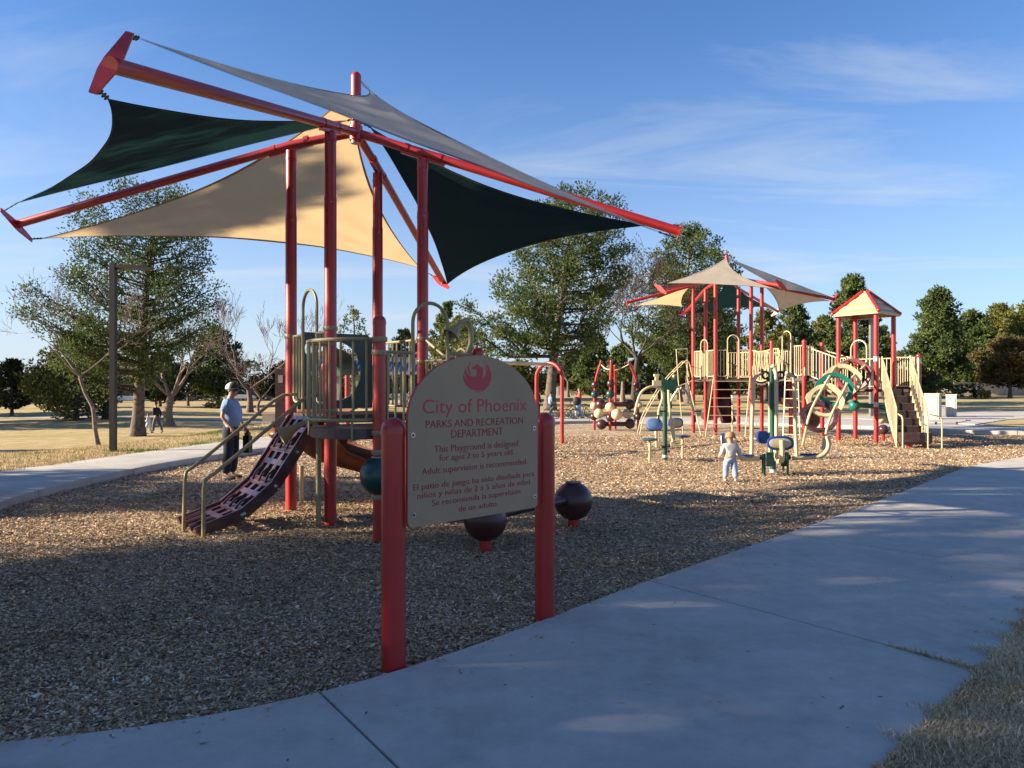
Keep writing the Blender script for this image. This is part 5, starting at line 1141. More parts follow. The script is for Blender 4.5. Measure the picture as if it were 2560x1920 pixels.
b = MB(); br_ = [(-.085, .06), (-.07, .13), (-.03, .17), (.03, .17), (.07, .13), (.085, .06)]; b.prism(br_, lambda u, v, d: hd + fw * v + sd2 * u + V(0, 0, .035 - .15 * abs(u) - v * .12 + d), 0, .008); b.build('cap_brim', mat('black_cap', (.02, .02, .022)), t)
b = MB(); b.tube([hd + fw * .085 - sd2 * .075 + V(0, 0, -.002), hd + fw * .104 - sd2 * .03, hd + fw * .104 + sd2 * .03, hd + fw * .085 + sd2 * .075 + V(0, 0, -.002)], [.016, .021, .021, .016], 8, flat=1.2); b.tube([hd + fw * .085 - sd2 * .08, hd - fw * .01 - sd2 * .095], .006, 5); b.build('sunglasses', BLACK, t)
MB().box(W3['belly'] - V(0, 0, .155), (.01, .01, .01)) 
bag = thing('bag', W3['hal'] - V(0, 0, .35), 'black and red bag hanging from the hand of the man in blue', 'bag')
h0 = W3['hal']; MB().box(h0 - V(-.02, 0, .26), (.13, .10, .30), R(-20)).box(h0 - V(-.02, 0, .08), (.09, .06, .06), R(-20)).build('pouch', BLACK, bag, smooth=False); MB().tube([h0 + V(.05, -.03, -.1), h0 + V(.03, -.03, .0), h0 + V(-.02, -.03, -.1)], .012, 6).build('strap', mat('red_strap', (.45, .05, .03), .7), bag)
LG = mat('light_grey_shirt', (.50, .47, .45), .85, .2, 9, .4, 40)
tod = at(1826, 13.2, z=0)
person('toddler in a pale grey top and blue jeans seen from behind among the exercise machines', tod, R(95), .86,
    dict(pelvis=(0, 0, .80), belly=(.02, 0, .98), chest=(0, 0, 1.16), neckb=(0, 0, 1.30), neck=(0, 0, 1.34), jaw=(.05, 0, 1.42), head=(.01, 0, 1.54), crown=(-.01, 0, 1.66), nose=(.16, 0, 1.50), shl=(0, .21, 1.24), shr=(0, -.21, 1.24),
         ell=(.0, .29, 1.02), elr=(.0, -.31, 1.02), wrl=(.16, .33, .86), wrr=(.08, -.42, .80), hal=(.21, .33, .84), har=(.11, -.45, .75), hil=(0, .12, .76), hir=(0, -.12, .76), knl=(.05, .14, .42), knr=(-.02, -.14, .42), anl=(.06, .15, .09), anr=(-.12, -.15, .10), tol=(.22, .16, .03), tor=(.04, -.16, .03), hel=(0, .15, .03), her=(-.16, -.15, .05)),
    LG, DENIM, GSHOE, SKINM, HAIR_B, 1.35, 1, hs=1.75, lim=1.45)
wp = G(386, 1083)
person('person in a black jacket and grey trousers walking behind the big left pine', wp + V(.15, 0, 0), R(150), 1.72, dict(knl=(.16, .1, .52), anl=(.22, .11, .10), tol=(.36, .12, .06), hel=(.18, .11, .05), knr=(-.06, -.1, .5), anr=(-.32, -.11, .14), tor=(-.2, -.12, .04), her=(-.36, -.11, .14), wrl=(.25, .1, 1.05), hal=(.3, .08, 1.04), chest=(.06, 0, 1.32), shl=(.08, .17, 1.42), shr=(.08, -.17, 1.42), neckb=(.08, 0, 1.46), neck=(.09, 0, 1.52), jaw=(.13, 0, 1.575), head=(.12, 0, 1.65), crown=(.1, 0, 1.72), nose=(.21, 0, 1.615)), mat('black_jacket', (.012, .012, .014), .8), mat('grey_trousers', (.10, .10, .11), .85), SHOE, SKIND, HAIR_D, 1.1, 1)
wp = G(371, 1084)
person('small child in a pale blue top and white trousers walking beside the person in black', wp, R(170), 1.12, dict(knl=(.16, .1, .52), anl=(.2, .11, .10), tol=(.34, .12, .06), knr=(-.06, -.1, .5), anr=(-.25, -.11, .12), tor=(-.12, -.12, .04), her=(-.3, -.11, .1), wrl=(.22, .1, 1.1), hal=(.26, .08, 1.1)), mat('pale_blue_top', (.48, .58, .68), .85), mat('white_trousers', (.62, .62, .62), .85), SHOE, SKIND, HAIR_D, 1.15, 1)
# cyclists standing on the back walkway
bz = hz(6, 38)
kp = at(1449, 37.6, z=bz)
person('kid in an orange top and blue jeans with a black bag standing between bicycles', kp, R(170), 1.50, dict(knl=(.18, .1, .52), anl=(.20, .11, .09), tol=(.34, .12, .03), hel=(.14, .11, .03), anr=(-.2, -.11, .09), tor=(-.05, -.12, .03), her=(-.25, -.11, .03), wrr=(.2, -.12, 1.12), har=(.26, -.1, 1.14), wrl=(.2, .15, 1.12), hal=(.26, .14, 1.14)), mat('orange_top', (.62, .075, .025), .8), DENIM, GSHOE, SKIND, mat('brown_hair', (.07, .035, .02), .7), 1.15, .9)
o = MB().sphere(at(1442, 37.3, 1003) + V(0, -.12, 0), .20, 14, 8, (1, .6, 1.1)).build('shoulder_bag', mat('black_nylon', (.015, .015, .017), .7), None); tag(o, 'black shoulder bag worn by the kid in orange', 'bag')
kp = at(1376, 37.5, z=bz)
person('child in a light blue T-shirt beside the bicycles, partly behind the red arch', kp, R(20), 1.27, dict(wrr=(.25, -.15, 1.05), har=(.32, -.12, 1.05), wrl=(.25, .15, 1.05), hal=(.32, .12, 1.05)), mat('sky_blue_tshirt', (.16, .33, .60), .85), mat('navy_trousers', (.02, .025, .06), .85), SHOE, SKIND, HAIR_D, 1.1, .6)
kp = at(1343, 38.0, z=bz)
person('person in dark clothes behind the left leg of the red arch', kp, R(-60), 1.40, {}, mat('maroon_top', (.06, .02, .03), .85), mat('navy_trousers', (.02, .025, .06)), SHOE, SKINM, mat('brown_hair', (.07, .035, .02)), 1.1, 1)
def bicycle(label, c, yaw, r=.30, frame=BLACK, fork=None):
    t = thing('bicycle', c, label, 'bicycle', 'bicycles parked on the back walkway'); cy, sy = math.cos(yaw), math.sin(yaw); c = Vector(c)
    Q = lambda x, z, y=0: c + V(x * cy - y * sy, x * sy + y * cy, z)
    for x in (-.48, .48):
        tb = MB(); tb.tube([Q(x + r * math.cos(a), r + .0 + r * math.sin(a)) for a in [2 * PI * i / 22 for i in range(23)]], .024, 6, cap=False); w = tb.build('tyre', BLACK, t)
        sp = MB(); 
        for i in range(10): a = 2 * PI * i / 10; sp.tube([Q(x, r), Q(x + r * math.cos(a), r + r * math.sin(a))], .003, 3)
        sp.sphere(Q(x, r), .03, 8, 6); sp.build('spokes', STEEL, w)
    fr = MB()
    for a, b2 in (((-.48, r), (-.18, .58)), ((-.48, r), (-.08, .27)), ((-.08, .27), (-.18, .62)), ((-.17, .55), (.30, .62)), ((-.08, .27), (.30, .56)), ((.30, .56), (.27, .78))): fr.tube([Q(*a), Q(*b2)], .016, 6)
    fr.build('frame', frame, t); MB().tube([Q(.30, .60), Q(.42, .45), Q(.48, r)], .018, 6).build('fork', fork or frame, t)
    MB().tube([Q(.26, .82, -.26), Q(.29, .80, -.1), Q(.29, .80, .1), Q(.26, .82, .26)], .014, 6).build('handlebar', frame, t); MB().tube([Q(-.32, .66), Q(-.2, .68), Q(-.05, .67)], [.05, .045, .02], 8, flat=.5).build('saddle', BLACK, t)
    MB().tube([Q(-.08, .27, .09), Q(-.08, .27, -.09), Q(-.02, .15, -.1)], .012, 5).build('crank', STEEL, t); return t
ORG = mat('orange_paint', (.65, .16, .02), .4)
bicycle('small black bicycle with an orange fork nearest the kid in orange', at(1412, 36.6, z=bz), R(5), .24, BLACK, ORG); bicycle('black bicycle with yellow parts behind the right leg of the red arch', at(1392, 37.2, z=bz), R(-15), .23, BLACK, mat('yellow_paint', (.6, .4, .03), .4)); bicycle('larger dark bicycle standing behind the kid in orange', at(1452, 38.3, z=bz), R(170), .29, BLACK)
# scooter lying on the walkway
sc = thing('kick_scooter', at(2370, 31.2, z=hz(17, 31)), 'kick scooter lying on its side on the concrete at the right', 'scooter'); q = hz(17, 31)
a, b2 = at(2340, 31.2, z=q + .05), at(2392, 31.2, z=q + .05); MB().bar(a, b2, .10, .03).build('deck_board', STEEL, sc); MB().sphere(a, .06, 10, 6, (1, .4, 1)).build('wheel', BLACK, sc); MB().sphere(b2, .06, 10, 6, (1, .4, 1)).build('wheel', BLACK, sc); MB().tube([b2, b2 + V(.35, -.2, .12)], .015, 6).build('stem', BLACK, sc); MB().tube([b2 + V(.35, -.35, .12), b2 + V(.35, -.05, .12)], .02, 6).build('handlebar', BLACK, sc)
# ---------------------------------------------------------------- posts, cabinets
def lamp(label, x, y, z, h, arm, m, w=.2):
    t = thing('street_lamp', (x, y, z), label, 'lamp post', 'lamp posts along the walkway'); o = MB().box((x, y, z + h / 2 - .05), (w, w, h + .1)).build('pole', m, t, smooth=False)
    MB().bar((x, y, z + h - .12), (x + arm * .45, y, z + h - .1), .06, .06).build('arm', m, t, smooth=False)
    b = MB(); b.prism([(0, -.03), (.9 * abs(arm), -.05), (1.0 * abs(arm), -.02), (.9 * abs(arm), .02), (.2, .05), (0, .03)], lambda u, v, d: V(x + math.copysign(1, arm) * (u * .75 + .15), y + d, z + h - .10 + v), -.18, .18); b.build('lamp_head', m, t, smooth=False); return t
LPM = mat('dark_bronze_pole', (.006, .005, .005), .5, .15, 5)
p = G(283, 1128); lamp('dark bronze square lamp post on the lawn at the left of the walkway', p.x, p.y, p.z, 1.6 + 312 * p.y / 1920 - p.z, 1.05 * p.y / 19.6, LPM, 13.5 * p.y / 1920)
p = at(2179, 40, z=.1); lamp('grey lamp post standing behind the small peaked roof', p.x, p.y, .1, 5.2, -1.0, mat('grey_pole', (.16, .15, .15), .5), .2)
CAB = mat('painted_concrete_cabinet', (.50, .44, .35), .7, .12, 2.5, .3, 40)
def cab(label, x0, x1, y0, y1, Y, rz, m=CAB, d=.7):
    a, b2 = at(x0, Y, y1), at(x1, Y, y0); w = abs(b2.x - a.x); h = b2.z - hz(a.x, Y); cx = (a.x + b2.x) / 2; t = thing('utility_cabinet', (cx, Y, h * 0 + hz(a.x, Y)), label, 'cabinet', 'utility cabinets by the plaza')
    MB().box((cx, Y, hz(a.x, Y) + h / 2 - .02), (w * .78, d, h), rz).build('housing', m, t, smooth=False); MB().box((cx, Y, hz(a.x, Y) + h), (w * .84, d * 1.08, .06), rz).build('lid', m, t, smooth=False)
    c, s = math.cos(rz), math.sin(rz); q = V(cx, Y, 0) + V(s, -c, 0) * (d / 2 + .008); MB().box((q.x, q.y, hz(a.x, Y) + h * .5), (w * .6, .02, h * .8), rz).build('door', m, t, smooth=False); return t
cab('broad cream utility cabinet on the concrete right of the stairs', 2312, 2353, 985, 1053, 36.5, R(-38)); cab('slim pale cabinet standing right of the broad cream one', 2363, 2393, 987, 1042, 39.5, R(-30), mat('grey_white_cabinet', (.48, .46, .43), .7)); cab('low grey cabinet tucked between the two taller ones', 2346, 2366, 1014, 1046, 39.0, R(-25), mat('grey_cabinet', (.26, .25, .24), .7), .5)
# ---------------------------------------------------------------- trees
exec_trees = True
# ---------------------------------------------------------------- trees
def leaves(name, C, Rr, per, Ln, Wn, mat_, parent, up=.5, flat=1.0, seed=0, dark=0.0):
    """C (n,3) clump centres, Rr radius; per leaf-sized triangles each, in tufts"""
    rg = np.random.default_rng(seed); C = np.asarray(C, float); n = len(C); Rr = np.broadcast_to(np.asarray(Rr, float), (n,))
    tuft = 4; nt_ = max(1, per // tuft)
    cen = np.repeat(C, nt_, 0); rr = np.repeat(Rr, nt_)
    d = rg.normal(0, 1, (len(cen), 3)); d /= np.linalg.norm(d, axis=1)[:, None]; rad = rg.random(len(cen)) ** .45
    d[:, 2] *= flat
    p = cen + d * (rr * rad)[:, None]; out_ = d + np.array([0, 0, up])
    p = np.repeat(p, tuft, 0); o_ = np.repeat(out_, tuft, 0) + rg.normal(0, .55, (len(p), 3)); o_ /= np.linalg.norm(o_, axis=1)[:, None]
    s = np.cross(o_, rg.normal(0, 1, (len(p), 3))); s /= (np.linalg.norm(s, axis=1)[:, None] + 1e-6)
    L_ = Ln * rg.uniform(.6, 1.35, len(p)); W_ = Wn * rg.uniform(.6, 1.4, len(p))
    p = p - o_ * (L_ * .4)[:, None]
    vv = np.stack([p - s * W_[:, None], p + s * W_[:, None], p + o_ * L_[:, None]], 1).reshape(-1, 3)
    base = np.repeat(rg.normal(0, .13, n), nt_ * tuft)
    ti = np.clip(.5 + base + rg.normal(0, .16, len(p)) - dark, 0, 1)
    return npmesh(name, vv, np.arange(len(vv)), 3, mat_, parent, np.repeat(ti, 3))
def prof(P, t):
    for i in range(len(P) - 1):
        if P[i][0] <= t <= P[i + 1][0]:
            f = (t - P[i][0]) / (P[i + 1][0] - P[i][0] + 1e-9); return [a + (b - a) * f for a, b in zip(P[i][1:], P[i + 1][1:])]
    return list(P[-1][1:]) if t > P[-1][0] else list(P[0][1:])
def pine(name, label, base, H, P, trunk_r, lean=(0, 0), nb=46, per=34, Ln=.2, Wn=.03, cr=.5, mat_=None, seed=1, bark=None, fb=1.0, group=None, cat='tree', droop=.12, up=.5, tk=None, flat=.75, dark=0):
    """P: [(t, left, right)] crown reach in metres at height fraction t; lean: top offset in metres"""
    rg = random.Random(seed); base = Vector(base); mat_ = mat_ or PINE; bark = bark or BARK
    root = thing(name, base, label, cat, group)
    tp = []
    for i in range(13):
        f = i / 12; w = .10 * math.sin(f * 5 + seed) * f
        tp.append(base + V(lean[0] * f ** 1.3 + w, lean[1] * f, H * .97 * f - (0.15 if i == 0 else 0)))
    if tk: tp = [base + Vector(q) for q in tk]; tp = crom(tp, 4)
    def tpos(f):
        x = f * (len(tp) - 1); i = min(int(x), len(tp) - 2); return tp[i].lerp(tp[i + 1], x - i)
    def trr(f): return trunk_r * ((1 - f) ** .8 * .92 + .05) * (1 + .55 * math.exp(-f * H / .5))
    m = MB(); m.tube([tpos(f / 16) for f in range(17)], [trr(f / 16) for f in range(17)], 10); m.build('trunk', bark, root, ang=80)
    lb = MB(); C = []; t0 = P[0][0]
    for k in range(nb):
        t = t0 + (P[-1][0] - t0) * ((k + rg.random()) / nb) ** .95
        ce = tpos(min(.99, t)); az = k * 2.39996 + rg.uniform(-.5, .5); l, r_ = prof(P, t)
        c = math.cos(az); reach = (r_ if c > 0 else l) * c * c + (l + r_) / 2 * fb * (1 - c * c); reach *= rg.uniform(.72, 1.06)
        if reach < .25: continue
        start = tpos(max(0.02, min(.97, t - min(.13, reach / H * .35)))); d = V(math.cos(az), math.sin(az), 0)
        end = ce + d * reach + V(0, 0, rg.uniform(-.3, .3)); end.z = base.z + t * H + reach * rg.uniform(-.06, .12)
        mid = start.lerp(end, .5) - V(0, 0, reach * droop) + V(rg.uniform(-.12, .12), rg.uniform(-.12, .12), 0) * reach
        br = max(.018, min(.42 * trr(max(0, t - .1)), .026 * reach + .008)); pts = [start, start.lerp(mid, .55), mid, mid.lerp(end, .55) + V(0, 0, reach * .02), end]
        lb.tube(pts, [br, br * .8, br * .6, br * .38, br * .15], 5, cap=False)
        ns = max(3, int(reach * 2.1))
        for j in range(ns):
            f = .24 + .76 * (j + rg.random()) / ns; i = min(3, int(f * 4)); p = pts[i].lerp(pts[i + 1], f * 4 - i)
            sl = reach * .26 * rg.uniform(.5, 1.2) * (1.2 - f * .6); sa = az + rg.choice((-1, 1)) * rg.uniform(.3, 1.3)
            q = p + V(math.cos(sa), math.sin(sa), rg.uniform(-.05, .5)) * sl
            if sl > .4: lb.tube([p, p.lerp(q, .6) - V(0, 0, sl * .05), q], [br * .32, br * .2, br * .07], 3, cap=False)
            C.append((q, cr * rg.uniform(.7, 1.25)))
            if sl > 1.0: C.append((p.lerp(q, .55) + V(0, 0, .1), cr * rg.uniform(.5, .9)))
        C.append((end, cr * rg.uniform(.7, 1.1)))
    C.append((tpos(.99) + V(0, 0, .1), cr))
    for j in range(4): C.append((tpos(.90 + .025 * j) + V(rg.uniform(-.4, .4), rg.uniform(-.4, .4), 0), cr * .9))
    lb.build('limbs', LIMB, root, ang=80)
    leaves('crown', [tuple(c) for c, r_ in C], [r_ for c, r_ in C], per, Ln, Wn, mat_, root, up, flat, seed, dark)
    return root
def bare(name, label, base, trunkpts, trunk_r, depth=6, spread=.55, ln=1.6, seed=1, bark=None, group=None, leaf=None, ratio=.74, upb=.12, per=0, cr=.3, minr=.008, kids=(2, 3), lmat=None, cat='tree', lr=.13):
    rg = random.Random(seed); base = Vector(base); bark = bark or PALEBARK; root = thing(name, base, label, cat, group)
    tr = MB(); br = MB(); tips = []
    T = crom([base + Vector(p) for p in trunkpts], 4); n = len(T)
    tr.tube(T, [trunk_r * (1 - .38 * i / (n - 1)) * (1 + .5 * math.exp(-i * .9)) for i in range(n)], 10)
    tr.build('trunk', bark, root, ang=80)
    def grow(p, d, r, l, k):
        nseg = 3; pts = [p]; q = p; dd = d.copy()
        for i in range(nseg):
            dd = (dd + V(rg.uniform(-1, 1), rg.uniform(-1, 1), rg.uniform(-.6, 1)) * .20 + V(0, 0, upb * .4)).normalized(); q = q + dd * (l / nseg); pts.append(q)
        r2 = max(minr * .6, r * .66); br.tube(pts, [r, r * .88, r * .76, r2], 6 if k > depth - 3 else 3, cap=False)
        if k == 0: tips.append(q); return
        if k < 3: tips.append(pts[2])
        nk = rg.choice(kids)
        for j in range(nk):
            a = V(rg.uniform(-1, 1), rg.uniform(-1, 1), rg.uniform(-.7, .9)); a = (a - dd * a.dot(dd)).normalized()
            sp = spread * rg.uniform(.6, 1.4); nd = (dd * math.cos(sp) + a * math.sin(sp) + V(0, 0, upb)).normalized()
            grow(q if rg.random() < .7 else pts[2], nd, max(minr, r2 * rg.uniform(.6, .95)), l * ratio * rg.uniform(.75, 1.2), k - 1)
    dirs = [(V(math.cos(a), math.sin(a) * .8, .9)).normalized() for a in (0.3, 2.5, 4.2, 5.6)]
    top = T[-1]; rt = trunk_r * .55
    for d in dirs[:rg.choice((3, 4))]: grow(top - V(0, 0, .1), d, rt * rg.uniform(.6, .9), ln, depth - 1)
    br.build('branches', bark, root, ang=80)
    if per: leaves('crown', [tuple(t) for t in tips], cr, per, lr, .03, lmat or PINE2, root, .2, 1, seed)
    return root
GP = 'pine trees across the park'
# big pine at the left
b = G(344, 1090); s = b.y / 1920
K = s; 
P_ = [(.24, 120, 40), (.30, 205, 60), (.38, 245, 120), (.46, 262, 160), (.54, 235, 178), (.60, 190, 182), (.66, 165, 178), (.72, 180, 140), (.80, 185, 150), (.88, 165, 120), (.94, 130, 105), (1, 70, 70)]
pine('pine_tree', 'tall pine with ridged grey trunk behind the left lamp post', b, 627 * s, [(t, max(.3, (l * 1.12 - 18) * K), max(.3, (r - 22) * K)) for t, l, r in P_], .0078 * b.y, lean=(45 * K, 0), nb=112, per=150, Ln=.13, Wn=.028, cr=32 * K, seed=3, group=GP)
b = G(1374, 1026); 
pine('pine_tree', 'big open-crowned pine with a pale trunk standing behind the red swing arch', b, 14.0, [(.30, 2.2, 2.0), (.38, 6.0, 3.0), (.48, 5.4, 3.4), (.58, 4.6, 3.8), (.68, 4.2, 4.0), (.78, 3.6, 3.9), (.88, 2.8, 3.5), (.95, 1.8, 2.6), (1, 1.0, 1.6)], .36, lean=(1.6, 0), nb=88, per=130, Ln=.18, Wn=.034, cr=.72, seed=5, droop=.16, group=GP)
pine('pine_tree', 'dense yellow-green pine rising behind the right-hand shade sails', at(1722, 70, z=zg(16.1, 70)), 16.3, [(.18, 2.6, 3), (.3, 4.9, 4.4), (.42, 5.6, 4.6), (.55, 5.0, 4.8), (.68, 4.0, 4.6), (.8, 3.4, 3.8), (.92, 2.2, 2.4), (1, .5, .7)], .36, nb=95, per=110, Ln=.22, Wn=.046, cr=.85, seed=8, group=GP, mat_=PINE)
def Hof(px, pyt, b): return CAM_H + (HOR - pyt) / FPX * b.y - b.z
# pale crooked leafless tree on the left lawn
b = G(246, 1113); s_ = b.y / 1920
tk = [((q[0] - 246) * s_, 0, (1113 - q[1]) * s_ - (.1 if i == 0 else 0)) for i, q in enumerate(((246, 1113), (238, 1075), (234, 1030), (228, 1010), (214, 985), (203, 955), (199, 935)))]
bare('bare_tree', 'pale crooked leafless tree between the pine and the left edge', b, tk, 5.5 * s_, 7, .5, 1.05 * b.y / 24, 4, PALEBARK, 'bare trees on the lawns', ratio=.80, minr=.007, kids=(2, 2, 3), upb=.04)
b = G(424, 1066); s_ = b.y / 1920
tk = [((q[0] - 424) * s_, 0, (1066 - q[1]) * s_ - (.1 if i == 0 else 0)) for i, q in enumerate(((424, 1066), (420, 1035), (424, 1005), (428, 990)))]
bare('bare_tree', 'spreading leafless tree right of the big pine with a forked trunk', b, tk, 12 * s_, 7, .62, 68 * s_ * 1.0, 9, PALEBARK, 'bare trees on the lawns', ratio=.80, minr=.012, kids=(2, 3), upb=.0)
b = G(624, 1031); tk = [(0, 0, -.1), (.05, 0, 1.2), (-.1, 0, 2.3)]
bare('bare_tree', 'tall twiggy leafless tree behind the man in blue', b, tk, .34, 7, .45, .045 * b.y, 14, TWIG, 'bare trees on the lawns', ratio=.76, minr=.016, kids=(2, 3), upb=.1)
b = G(650, 1040); bare('bare_tree', 'low leafless tree with reddish twigs close to the brown slide side', b, [(0, 0, -.1), (-.2, 0, .9), (.1, 0, 1.7)], .16, 7, .6, 1.7, 21, TWIG, 'bare trees on the lawns', ratio=.78, minr=.014, kids=(2, 3), upb=.0)
b = G(265, 1048); bare('bare_tree', 'dark low-forked tree just left of the lamp post', b, [(0, 0, -.1), (0, 0, .8), (-.05, 0, 1.3)], .30, 6, .55, 1.9, 31, BARK, 'bare trees on the lawns', per=26, cr=.75, lmat=PINE2, upb=.1)
b = G(470, 1015); bare('bare_tree', 'slim leafless sapling alone on the far left lawn', b, [(0, 0, -.1), (0, 0, 1.5), (.1, 0, 2.6)], .16, 5, .4, 2.0, 41, TWIG, 'bare trees on the lawns', ratio=.7, minr=.02)
b = at(1584, 62, z=.1); bare('bare_tree', 'dark leafless tree behind the ball climber', b, [(0, 0, -.1), (.1, 0, 2.2), (.3, 0, 4.0)], .26, 7, .55, 2.3, 17, mat('dark_bark', (.06, .045, .035), .9, .3, 6), 'bare trees on the lawns', ratio=.8, minr=.02, kids=(2, 3), upb=.02, per=7, cr=.5, lr=.18, lmat=OLIVE)
b = at(1420, 95, z=.3); bare('bare_tree', 'thin leafless tree near the white wall', b, [(0, 0, -.1), (0, 0, 2.2)], .2, 6, .45, 2.6, 19, TWIG, 'bare trees on the lawns', ratio=.75, minr=.03)
P_A = [(.2, .55, .6), (.35, .95, .9), (.5, 1, 1), (.65, .86, .9), (.8, .62, .6), (.93, .3, .3), (1, .08, .08)]
P_C = [(.14, .5, .5), (.25, .95, .9), (.4, 1, 1), (.55, .8, .75), (.7, .62, .6), (.85, .42, .45), (.95, .2, .25), (1, .05, .05)]
def T(px, Y, pyt, w, label, P=P_A, m=None, seed=1, nb=34, per=30, cr=None, base=None, name='pine_tree', cat='tree', Ln=None, group=GP, tr=None, lean=(0, 0), bark=None, up=.5, flat=.75, dark=0, den=1.0):
    x = (px - 1280) / FPX * Y; z = zg(x, Y) if base is None else base; H = CAM_H + (HOR - pyt) / FPX * Y - z; R_ = w * Y / 1920 / 2; px1 = Y / 768
    cr = cr or max(.35, R_ * .22); Ln = Ln or px1 * 3.0
    return pine(name, label, (x, Y, z), H, [(t, a * R_, b2 * R_) for t, a, b2 in P], tr or H * .028, lean=lean, nb=nb, per=int(per * 1.7), Ln=Ln, Wn=Ln * .24, cr=cr, seed=seed, group=group, mat_=m, up=up, flat=flat, bark=bark, cat=cat, dark=dark)
T(1118, 84, 752, 92, 'bushy pine showing between the sign and the red post', seed=21, nb=44, per=44); T(1155, 66, 800, 190, 'low yellow-green pine behind the top of the sign', m=PINE2, seed=22, nb=40, per=40)
T(1010, 95, 826, 105, 'dark rounded tree above the blue-roofed shelter', m=PINE3, seed=23, nb=40, per=44, name='leafy_tree', group='leafy trees')
T(885, 70, 768, 105, 'sparse yellow-green tree seen through the rails of the near structure', m=PINE2, seed=24, nb=26, per=16, name='leafy_tree', group='leafy trees', Ln=.24)
T(545, 96, 822, 140, 'dense green tree beyond the lawn, left of the man', m=PINE, seed=25, nb=50, per=46, name='leafy_tree', group='leafy trees')
T(1300, 88, 905, 130, 'short pine right of the sign, behind the red arch', m=PINE2, seed=26, nb=36, per=40)
T(1488, 82, 838, 120, 'dark broad pine behind the ball climber', P=P_C, m=PINE, seed=27, nb=50, per=44); T(1650, 84, 822, 120, 'mid-green pine left of the far structure', m=PINE, seed=28, nb=44, per=44)
T(1440, 125, 880, 150, 'broad dark evergreen over the white wall', m=PINE3, seed=29, nb=40, per=44)
T(1790, 92, 772, 150, 'olive pine behind the far structure', m=PINE, seed=30, nb=50, per=46); T(1915, 88, 775, 120, 'bushy pine right of the far sails', m=PINE2, seed=31, nb=46, per=44); T(1985, 100, 752, 130, 'taller pine right of the far sails', m=PINE, seed=32, nb=46, per=44)
T(2060, 104, 792, 140, 'low pine left of the peaked roof', m=PINE2, seed=33, nb=40, per=44)
T(2128, 96, 690, 165, 'tall airy pine behind the peaked roof', P=P_C, m=PINE, seed=34, nb=54, per=40, Ln=.5)
T(2203, 110, 815, 90, 'small pine right of the peaked roof', m=PINE, seed=46, nb=36, per=40)
T(2345, 118, 722, 170, 'tall conical conifer rising above the cream cabinets', P=[(.27, .4, .5), (.33, .95, .85), (.42, 1.0, 1.0), (.52, .85, .62), (.6, .42, .55), (.75, .46, .50), (.88, .42, .30), (.97, .3, .15), (1, .06, .06)], m=PINE, seed=35, nb=80, per=44, tr=.42)
T(2430, 128, 780, 150, 'rounded conifer right of the tall conical one', P=P_C, m=PINE, seed=36, nb=60, per=54); T(2500, 135, 765, 175, 'yellow-green conifer near the right edge', P=P_C, m=PINE2, seed=37, nb=60, per=54)
T(2575, 120, 758, 190, 'tall yellow-green conifer cut by the right edge', P=P_C, m=PINE2, seed=38, nb=60, per=54)
T(2525, 100, 845, 150, 'olive-brown spreading tree in front of the right-hand conifers', m=OLIVE, seed=39, nb=50, per=50, name='leafy_tree', group='leafy trees', P=[(.28, .7, .7), (.4, 1, 1), (.6, 1, 1), (.8, .8, .8), (1, .3, .3)]); T(2290, 112, 925, 130, 'low olive tree behind the stairs', m=OLIVE, seed=40, nb=36, per=40, name='leafy_tree', group='leafy trees')
T(30, 70, 900, 110, 'dark tree at the far left edge', m=PINE3, seed=41, nb=44, per=44, name='leafy_tree', group='leafy trees'); T(120, 86, 925, 130, 'dark low tree right of the stubby palm', m=PINE3, seed=42, nb=44, per=44, name='leafy_tree', group='leafy trees')
T(190, 60, 830, 220, 'yellow-green bushy tree behind the crooked pale tree', m=PINE2, den=.7, seed=43, nb=50, per=40, name='leafy_tree', group='leafy trees', P=[(.12, .8, .8), (.35, 1, 1), (.6, .9, .9), (.85, .5, .5), (1, .1, .1)])
T(400, 92, 890, 150, 'dark bushy tree far behind the big left pine', m=PINE3, seed=44, nb=44, per=44, name='leafy_tree', group='leafy trees'); T(720, 100, 905, 120, 'dark low tree behind the brown slide', m=PINE3, seed=45, nb=40, per=40, name='leafy_tree', group='leafy trees')
